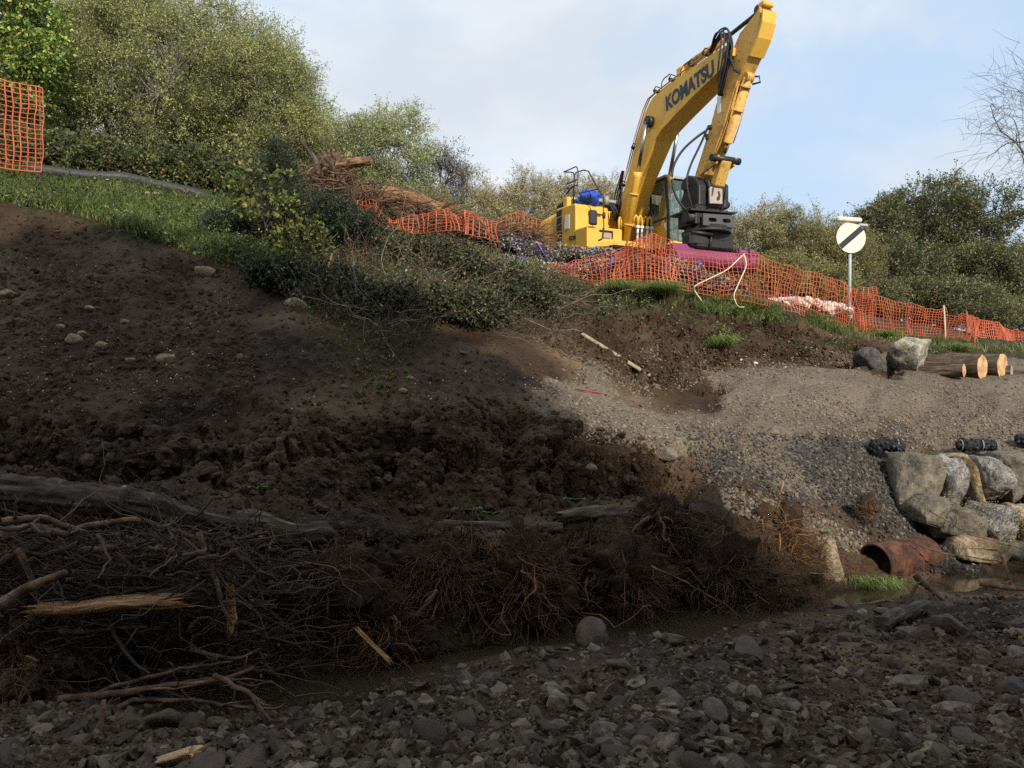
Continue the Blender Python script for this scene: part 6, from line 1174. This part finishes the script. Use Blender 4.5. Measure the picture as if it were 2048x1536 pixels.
clods('crumbly sunlit soil below the orange net', [(1180, 600), (1500, 635), (1760, 690), (1720, 735), (1480, 725), (1300, 800), (1180, 735), (1100, 700)], 4500, .006, .05, CLD, 16, 'soil_clods', 'soil', lift=.0, pw=4)
clods('tan gravel of the spill', [p for p in tanP[:7]]+[(2150, 725), (2150, 912)]+tanP[9:], 12000, .006, .028, GRV, 4, 'gravel', 'gravel', dens=lambda p: .2+.8*(vnoise(p[None]*.8, 44)[0] > 0), lift=.3)
clods('blue-grey slate chippings running down to the culvert', slateP, 6500, .006, .032, SLT, 5, 'slate_chippings', 'gravel', lift=.3)
clods('brown stony rubble between the slate spill and the root bank', [(1430, 960), (1560, 1000), (1740, 1075), (1720, 1110), (1600, 1080), (1450, 1020)], 1500, .008, .036, GRV, 6, 'gravel', 'gravel', lift=.3)
clods('gravel fringe under the slope at the upper edge of the spill', [(1120, 740), (1300, 690), (1480, 700), (1700, 700), (1720, 740), (1450, 760), (1300, 800)], 2500, .006, .03, GRV, 7, 'gravel', 'gravel', dens=lambda p: .3+.7*(vnoise(p[None]*2, 46)[0] > .1), lift=.3)

# ------------------------------------------------------------------ roots in the bank
rs = np.random.RandomState(91)
RT = islandmat('roots', [(0, (0.044, 0.026, 0.014)), (.5, (0.097, 0.057, 0.030)), (.85, (0.194, 0.112, 0.052)), (1, (0.423, 0.255, 0.115))], nmix=.25, rough=.7)
SOILM = noisemat('clinging_soil', [(.3, (0.023, 0.014, 0.009)), (.5, (0.048, 0.028, 0.017)), (.7, (0.092, 0.054, 0.029))], 7, .95, .9, bscale=45, dist=.03)
RTO = islandmat('orange_roots', [(0, (0.068, 0.034, 0.016)), (.5, (0.149, 0.074, 0.032)), (.85, (0.270, 0.142, 0.061)), (1, (0.432, 0.257, 0.121))], nmix=.25)
bank = [(-60, 985), (400, 1040), (600, 1055), (900, 1062), (1150, 1045), (1300, 1005), (1460, 1020), (1620, 1080), (1620, 1190), (1500, 1235), (1300, 1262), (1050, 1280), (850, 1320), (560, 1390), (-60, 1400)]
def roots(label, poly, n, L, r, mat, seed, name='root_tangle', sag=.25, dirn=(0, -.7, -.25), cl=None, wob=.16):
    rs = np.random.RandomState(seed); P_, N_ = sample_poly(poly, n, rs, cl); h = MB(); ln = rs.uniform(L[0], L[1], n)[:, None]*rs.uniform(.4, 1, (n, 1)); d = unit(N_*.5+np.array(dirn)+rs.randn(n, 3)*np.array([.9, .5, .7]))
    add_threads(h, P_-N_*.03, P_+d*ln, rs.uniform(r[0], r[1], n), rs, sag=sag, k=4, mid=8, wob=wob); return tag(h.obj(name, mat), label, 'roots', kind='stuff')
dn = lambda p: .25+.75*(vnoise(p[None]*2.1, 74)[0] > 0)
roots('mat of fine brown roots hanging from the cut bank', bank, 5200, (.12, .5), (.0012, .0042), RT, 1, cl=dn)
roots('thicker bent roots sticking out of the cut bank', bank, 420, (.3, .9), (.004, .011), RT, 2, cl=dn)
roots('orange-brown root fibres around the torn root balls', [(640, 1150), (820, 1130), (860, 1300), (760, 1350), (620, 1330)], 500, (.1, .45), (.001, .0035), RTO, 3)
roots('orange-brown root fibres in the middle of the bank', [(980, 1080), (1100, 1070), (1280, 1120), (1300, 1230), (1050, 1240)], 650, (.1, .45), (.001, .003), RTO, 4)
roots('thin rootlets hanging from the undercut edge above the hollows', [(930, 790), (1090, 780), (1330, 880), (1420, 960), (1250, 960), (1000, 880)], 240, (.15, .6), (.0015, .004), RT, 5, dirn=(0, -.6, -1), sag=.1)
roots('scattered rootlets on the bare soil slope', slope, 1100, (.06, .35), (.001, .004), RT, 6, dirn=(.2, -.2, -.2))
roots('fine dark roots over the stony slope beside the standing stone', [(1400, 1020), (1650, 1060), (1700, 1120), (1640, 1200), (1450, 1230)], 900, (.12, .5), (.0012, .004), RT, 7)
for c, R_, sd_, kw, lab in [((60, 1330, 4.75), .40, 1, dict(core=(1, .8, 1), rr=(.01, .03), nroots=60, L=(.5, 1.4)), 'large reddish brown torn stump at the lower left corner'),
        ((20, 1190, 5.2), .28, 2, dict(rr=(.01, .025)), 'dark root ball above the lower left stump at the edge of the picture'),
        ((755, 1262, 5.6), .32, 3, dict(nroots=70, core=(1.2, .6, .8), L=(.6, 1.5)), 'yellow-brown root ball sagging to the water, left of centre'),
        ((640, 1165, 5.6), .36, 4, dict(nroots=70, core=(1.3, .5, .8)), 'root ball behind the splintered stub, left of centre'),
        ((1045, 1165, 6.2), .40, 5, dict(core=(.9, .5, 1.05), nroots=90, L=(.5, 1.3)), 'reddish root ball hanging over the water in the centre of the bank'),
        ((1225, 1155, 6.7), .40, 6, dict(core=(1.3, .5, .8), nroots=80), 'mossy brown root ball right of the central one'),
        ((1320, 1045, 7.2), .28, 7, dict(nroots=60, rr=(.006, .02), L=(.6, 1.4)), 'dark root crown on top of the bank with arching roots'),
        ((1425, 1150, 7.15), .42, 8, dict(nroots=80, core=(1.2, .5, .85)), 'dark root ball at the right end of the cut bank'),
        ((1568, 1075, 7.9), .34, 9, dict(core=(.75, .5, 1.0), nroots=110, L=(.5, 1.2), fine=700), 'upturned root plate with orange splinters in front of the spill'),
        ((1735, 1010, 8.95), .13, 10, dict(nroots=30), 'small root ball lying on the rubble above the culvert'),
        ((890, 1145, 6.1), .34, 11, dict(nroots=70, core=(1.1, .5, .9)), 'black root ball under the ledge with the fern')]:
    kw.setdefault('fine', 520); kw.setdefault('rr', (.004, .014)); rootball(lab, px2w(*c), R_, sd_+300, mat=RT if sd_ not in (1, 3, 5, 9) else RTO, cmat=SOILM if sd_ > 1 else ROOTC, ck=.6, **kw)
ROOTM = islandmat('snapped_roots', [(0, (.03, .017, .010)), (.5, (.08, .048, .028)), (.85, (.16, .10, .06)), (1, (.42, .25, .12))], nmix=.4)
# ---- fallen logs and branches on the near left
SPLIT2 = woodmat('pale_split_wood', [(.35, (.3, .17, .08)), (.5, (.55, .36, .19)), (.65, (.72, .52, .32))], 11)
m = woodmat('birch_bark', [(.35, (.016, .010, .007)), (.5, (.055, .038, .027)), (.66, (.15, .11, .08))], 7, spots=(.60, (.32, .28, .23))); BIR = m
LGB = 'fallen logs on top of the root bank'
log('fallen_log', 'birch log with peeling white bark lying along the top of the bank at the left', 'log', px2w(-60, 972, 5.75), px2w(255, 1006, 5.6), .105, 51, bark=BIR, cut=BARK, group=LGB, rough=.28, bend=.03, n=60, k=36)
log('fallen_log', 'continuation of the bank-top log with torn orange end', 'log', px2w(235, 1000, 5.62), px2w(495, 1058, 5.5), .085, 52, bark=BIR, cut=SPLIT, group=LGB, rough=.32, taper=.6, bend=.04, n=60, k=36, jag=.16)
log('fallen_log', 'mossy grey log half buried behind the torn orange log end', 'log', px2w(470, 1048, 5.75), px2w(640, 1072, 5.95), .075, 53, bark=BARK, cut=BARK, group=LGB, rough=.25, bend=.03, jag=.1)
log('fallen_log', 'thin reddish log along the ledge under the bright green fern', 'log', px2w(885, 1052, 6.4), px2w(1120, 1055, 6.8), .04, 54, bark=BARK, cut=BARK, group=LGB, rough=.2, bend=.02)
log('fallen_log', 'mossy log along the ledge left of the dark root crown', 'log', px2w(1120, 1036, 6.95), px2w(1260, 1024, 7.25), .055, 55, bark=BARK, cut=BARK, group=LGB, rough=.3, bend=.02, jag=.1)
log('split_timber', 'pale split timber lying level in the lower left brush pile', 'timber', px2w(92, 1218, 4.55), px2w(345, 1200, 4.6), .075, 56, bark=SPLIT, cut=SPLIT, rough=.22, bend=.01, n=40, squash=.6, poly=5, jag=.16)
log('split_timber', 'splintered orange timber end lying on the stones at the right bottom', 'timber', px2w(1880, 1432, 4.35), px2w(2005, 1468, 4.2), .05, 57, bark=SPLIT, cut=SPLIT, rough=.2, squash=.6, poly=4, jag=.1, bend=.0)
log('split_timber', 'dark side of the splintered timber at the right bottom', 'timber', px2w(1905, 1420, 4.5), px2w(2040, 1452, 4.3), .05, 58, bark=WOODR, cut=SPLIT, rough=.2, squash=.6, poly=5, jag=.1, bend=.0)
log('split_timber', 'bright pale block of broken wood at the bottom edge, left', 'timber', px2w(325, 1522, 3.55), px2w(384, 1505, 3.5), .045, 59, bark=SPLIT2, cut=SPLIT2, rough=.15, squash=.7, poly=4, jag=.03, bend=.0)
log('split_timber', 'orange splinter sticking down from the sagging root ball', 'timber', px2w(718, 1262, 5.2), px2w(775, 1318, 5.1), .014, 60, bark=SPLIT, cut=SPLIT, rough=.2, poly=4, jag=.05, bend=0.)
log('split_timber', 'upright splintered stub among the brush, left of centre', 'timber', px2w(462, 1250, 4.75), px2w(461, 1180, 4.8), .035, 61, bark=SPLIT, cut=SPLIT, rough=.25, squash=.7, poly=4, jag=.1, bend=0.)
for px, py, l_, an, sd_ in ((500, 1200, .16, -.25, 1), (515, 1205, .14, .1, 2), (505, 1232, .12, .05, 3), (438, 1140, .12, 1.5, 4), (1560, 985, .12, 1.2, 5), (1558, 1105, .2, 1.5, 6), (1590, 1142, .45, -.1, 7), (190, 1125, .22, -.9, 8)):
    D = 4.9 if px < 600 and py > 1000 else (5.55 if px < 600 else 7.55); a_ = px2w(px, py, D); h = MB(); h.tube([a_, a_+np.array([math.cos(an), -.1, math.sin(an)])*l_*.5, a_+np.array([math.cos(an+.1), -.2, math.sin(an+.1)])*l_], [.014, .011, .002], 5, flat=.5)
    tag(h.obj('splinter', CUT if sd_ in (5, 6, 7, 9) else SPLIT), {1: 'pale splinter at the end of the brush pile, topmost of three', 2: 'pale splinter at the end of the brush pile, middle of three', 3: 'pale splinter at the end of the brush pile, lowest of three', 4: 'upright splinter above the brush pile stub', 5: 'bright orange splinter on top of the upturned root plate', 6: 'orange splinter low on the upturned root plate', 7: 'long pale splinter lying at the foot of the upturned root plate', 8: 'orange-tipped splinter leaning in the upper brush pile', 9: 'orange torn wood on the birch log'}[sd_], 'splinter')
BRM = noisemat('branch_bark', [(.3, (0.044, 0.025, 0.014)), (.5, (0.109, 0.064, 0.036)), (.7, (0.262, 0.165, 0.098))], 9, .75, .6, bscale=50)
def branch(label, pts, r, seed, forks=3, group='broken branches in the brush', mat=BRM):
    rs = np.random.RandomState(seed); P_ = cat_path([px2w(*q) for q in pts], 22, 2); L = np.linalg.norm(P_[-1]-P_[0]); P_ = P_+np.cumsum(rs.randn(22, 3)*.006*L, 0)*np.array([1, 1, 1]); h = MB(); h.tube(P_, np.linspace(r, r*.45, 22)*(1+rs.randn(22)*.06), 9); t = thing('branch', label, 'branch', (0, 0, 0), group); X('stem', h, mat, t)
    h = MB()
    for k_ in range(forks):
        i = rs.randint(5, 20); d = unit(unit(P_[-1]-P_[0])+rs.randn(3)*.8); q = [P_[i]]; st = d
        for _ in range(7): st = unit(st+rs.randn(3)*.25); q.append(q[-1]+st*L*rs.uniform(.02, .07))
        h.tube(np.array(q), np.linspace(r*.4, r*.1, 8), 6)
    if forks: X('side_twigs', h, mat, t)
for i_, (pts, r, fk, lab) in enumerate([([(0, 1210, 4.4), (60, 1180, 4.4), (128, 1148, 4.4)], .032, 0, 'thick smooth branch rising from the left edge of the picture'), ([(398, 1065, 4.7), (412, 1120, 4.7), (432, 1180, 4.65), (462, 1255, 4.6)], .015, 3, 'thin reddish branch standing in front of the brush pile'),
        ([(-20, 1050, 4.9), (90, 1040, 4.9), (180, 1075, 4.9)], .026, 3, 'arched branch at the left edge under the birch log'), ([(0, 1075, 4.8), (60, 1055, 4.8), (130, 1070, 4.85)], .036, 1, 'thick curved branch at the left edge, second below the birch log'), ([(150, 1060, 5.0), (260, 1040, 5.0), (370, 1080, 5.1), (480, 1090, 5.2)], .02, 4, 'long wavy branch across the top of the brush pile'),
        ([(120, 1100, 4.9), (260, 1090, 4.9), (400, 1110, 5.0)], .028, 3, 'dark branch lying level in the upper brush pile'), ([(0, 1130, 4.6), (40, 1100, 4.6), (70, 1170, 4.6)], .025, 2, 'crooked branch crossing the thick smooth one'), ([(130, 1160, 4.8), (300, 1150, 4.8), (430, 1170, 4.9)], .018, 4, 'grey branch just above the pale split timber'),
        ([(120, 1260, 4.6), (220, 1262, 4.6), (300, 1255, 4.6)], .014, 1, 'thin pale branch just below the pale split timber'), ([(150, 1400, 4.4), (260, 1370, 4.4), (340, 1340, 4.5), (450, 1325, 4.6)], .013, 3, 'thin branch sweeping up to the right in the dark hollow'), ([(120, 1400, 4.3), (260, 1385, 4.3), (430, 1370, 4.4), (520, 1350, 4.5)], .02, 4, 'long branch along the foot of the dark hollow'),
        ([(160, 1430, 4.2), (300, 1410, 4.3), (500, 1425, 4.4)], .016, 3, 'lowest long branch in front of the lower left stump'), ([(160, 1530, 3.8), (195, 1470, 3.9), (205, 1400, 4.0)], .018, 2, 'grey crooked branch standing at the bottom left'), ([(430, 1350, 4.3), (500, 1390, 4.2), (560, 1470, 4.0)], .013, 3, 'thin dark branch running down to the stones, lower left'),
        ([(0, 1485, 3.8), (60, 1500, 3.75), (120, 1536, 3.7)], .011, 2, 'thin branch at the bottom left corner'), ([(380, 1300, 4.7), (470, 1320, 4.7), (520, 1300, 4.8)], .012, 3, 'short branch under the splintered stub'),
        ([(1830, 1150, 6.9), (1870, 1185, 6.8), (1910, 1215, 6.7)], .035, 3, 'dark forked branch at the right end of the near bank'), ([(1815, 1198, 6.8), (1838, 1165, 6.85), (1862, 1150, 6.9)], .018, 1, 'short prong of the dark forked branch at the right'), ([(1700, 1212, 6.9), (1780, 1198, 6.8), (1900, 1210, 6.7)], .016, 4, 'thin dark branch lying along the far end of the stones'),
        ([(2005, 1110, 7.3), (2018, 1150, 7.2), (2035, 1185, 7.1)], .022, 2, 'dark upright branch near the right edge'), ([(1960, 1165, 7.3), (2060, 1180, 7.1)], .035, 4, 'dark thick branch at the right edge in front of the shrubs'), ([(1860, 1020, 8.6), (1930, 1060, 8.5), (2048, 1090, 8.4)], .008, 5, 'thin twig arching before the ochre wall boulders'),
        ([(1830, 1085, 8.2), (1900, 1110, 8.0), (2048, 1130, 7.9)], .008, 5, 'thin twig low in front of the wall at the right'), ([(960, 440, 15.0), (985, 480, 14.9), (1003, 530, 14.8)], .02, 2, 'dark upright broken branch on the slope left of the rock rolls'), ([(640, 405, 15.2), (740, 440, 15), (830, 478, 14.9)], .02, 6, 'dark branch lying below the root mass on the crest'),
        ([(740, 420, 16.8), (775, 375, 16.6), (812, 350, 16.5)], .016, 5, 'forked twiggy branch sticking up right of the root mass'), ([(930, 500, 14.7), (1000, 530, 14.6), (1050, 560, 14.5), (1190, 612, 14.4)], .035, 6, 'long dark branch running down the slope under the rock rolls'), ([(840, 530, 14.5), (950, 510, 14.4), (1020, 540, 14.3)], .014, 6, 'pale twiggy branch on the shaded slope'),
        ([(918, 712, 10.9), (940, 735, 10.8), (968, 746, 10.75)], .008, 1, 'thin whitish root on the soil slope, centre'), ([(1005, 590, 14.0), (1100, 600, 13.9), (1180, 640, 13.8)], .014, 5, 'thin branch on the soil under the rock rolls'), ([(350, 505, 11.7), (395, 530, 11.55), (420, 520, 11.5)], .009, 4, 'pale thin root lying at the upper edge of the soil slope'),
        ([(248, 915, 7.3), (300, 905, 7.25), (350, 890, 7.3)], .006, 1, 'thin pale root across the hollow above the birch log'), ([(1300, 1130, 6.4), (1400, 1180, 6.4), (1480, 1235, 6.4)], .009, 3, 'thin root slanting down in front of the cut bank'), ([(435, 1015, 5.5), (480, 975, 5.55), (515, 958, 5.6)], .006, 1, 'thin twig rising from the birch log')]):
    branch(lab, pts, r*1.25 if i_ < 16 else r, 500+i_, fk)
rs = np.random.RandomState(19); n = 110; A_ = np.stack([px2w(rs.uniform(-60, 540), rs.uniform(1060, 1430), rs.uniform(4.6, 5.4)) for _ in range(n)]); B_ = A_+unit(rs.randn(n, 3)*np.array([1., .4, .45]))*rs.uniform(.12, .5, n)[:, None]; A_[:, 2] = np.maximum(A_[:, 2], -.25)
h = MB(); add_threads(h, A_, B_, rs.uniform(.010, .026, n), rs, k=7, mid=7, wob=.07); tag(h.obj('broken_roots', ROOTM), 'thick snapped roots and stubs jammed in the brush pile', 'roots', kind='stuff')
C = np.stack([px2w(rs.uniform(-60, 560), rs.uniform(1070, 1430), rs.uniform(4.6, 5.5)) for _ in range(700)]); h = MB(); add_leaves(h, C, unit(rs.randn(700, 3)), rs.uniform(.02, .06, 700), rs.uniform(.008, .016, 700), rs); tag(h.obj('bark_flakes', WCH), 'bark flakes and dead leaves caught in the brush pile', 'debris', kind='stuff')
# brushwood mass behind the named branches
rs = np.random.RandomState(17); n = 2300; A_ = np.stack([px2w(rs.uniform(-60, 540), rs.uniform(1060, 1440), rs.uniform(4.6, 5.6)) for _ in range(n)]); B_ = A_+unit(rs.randn(n, 3)*np.array([1., .35, .28]))*rs.uniform(.15, .8, n)[:, None]
keep = (A_[:, 2] > -.3) & (B_[:, 2] > -.3) & ~((A_[:, 0] > -2.4) & (A_[:, 0] < -1.75) & (A_[:, 2] > -.05) & (A_[:, 2] < .28) & (A_[:, 1] < 5.1))
h = MB(); add_threads(h, A_[keep], B_[keep], rs.uniform(.0015, .008, keep.sum())*(1+2.2*(rs.rand(keep.sum()) > .94)), rs, sag=.05, k=5, mid=7, wob=.10); tag(h.obj('brushwood', islandmat('brushwood', [(0, (.018, .011, .007)), (.5, (.05, .032, .021)), (.85, (.11, .074, .05)), (1, (.32, .20, .11))], nmix=.2)), 'tangled brushwood filling the pile at the lower left', 'brushwood', kind='stuff')
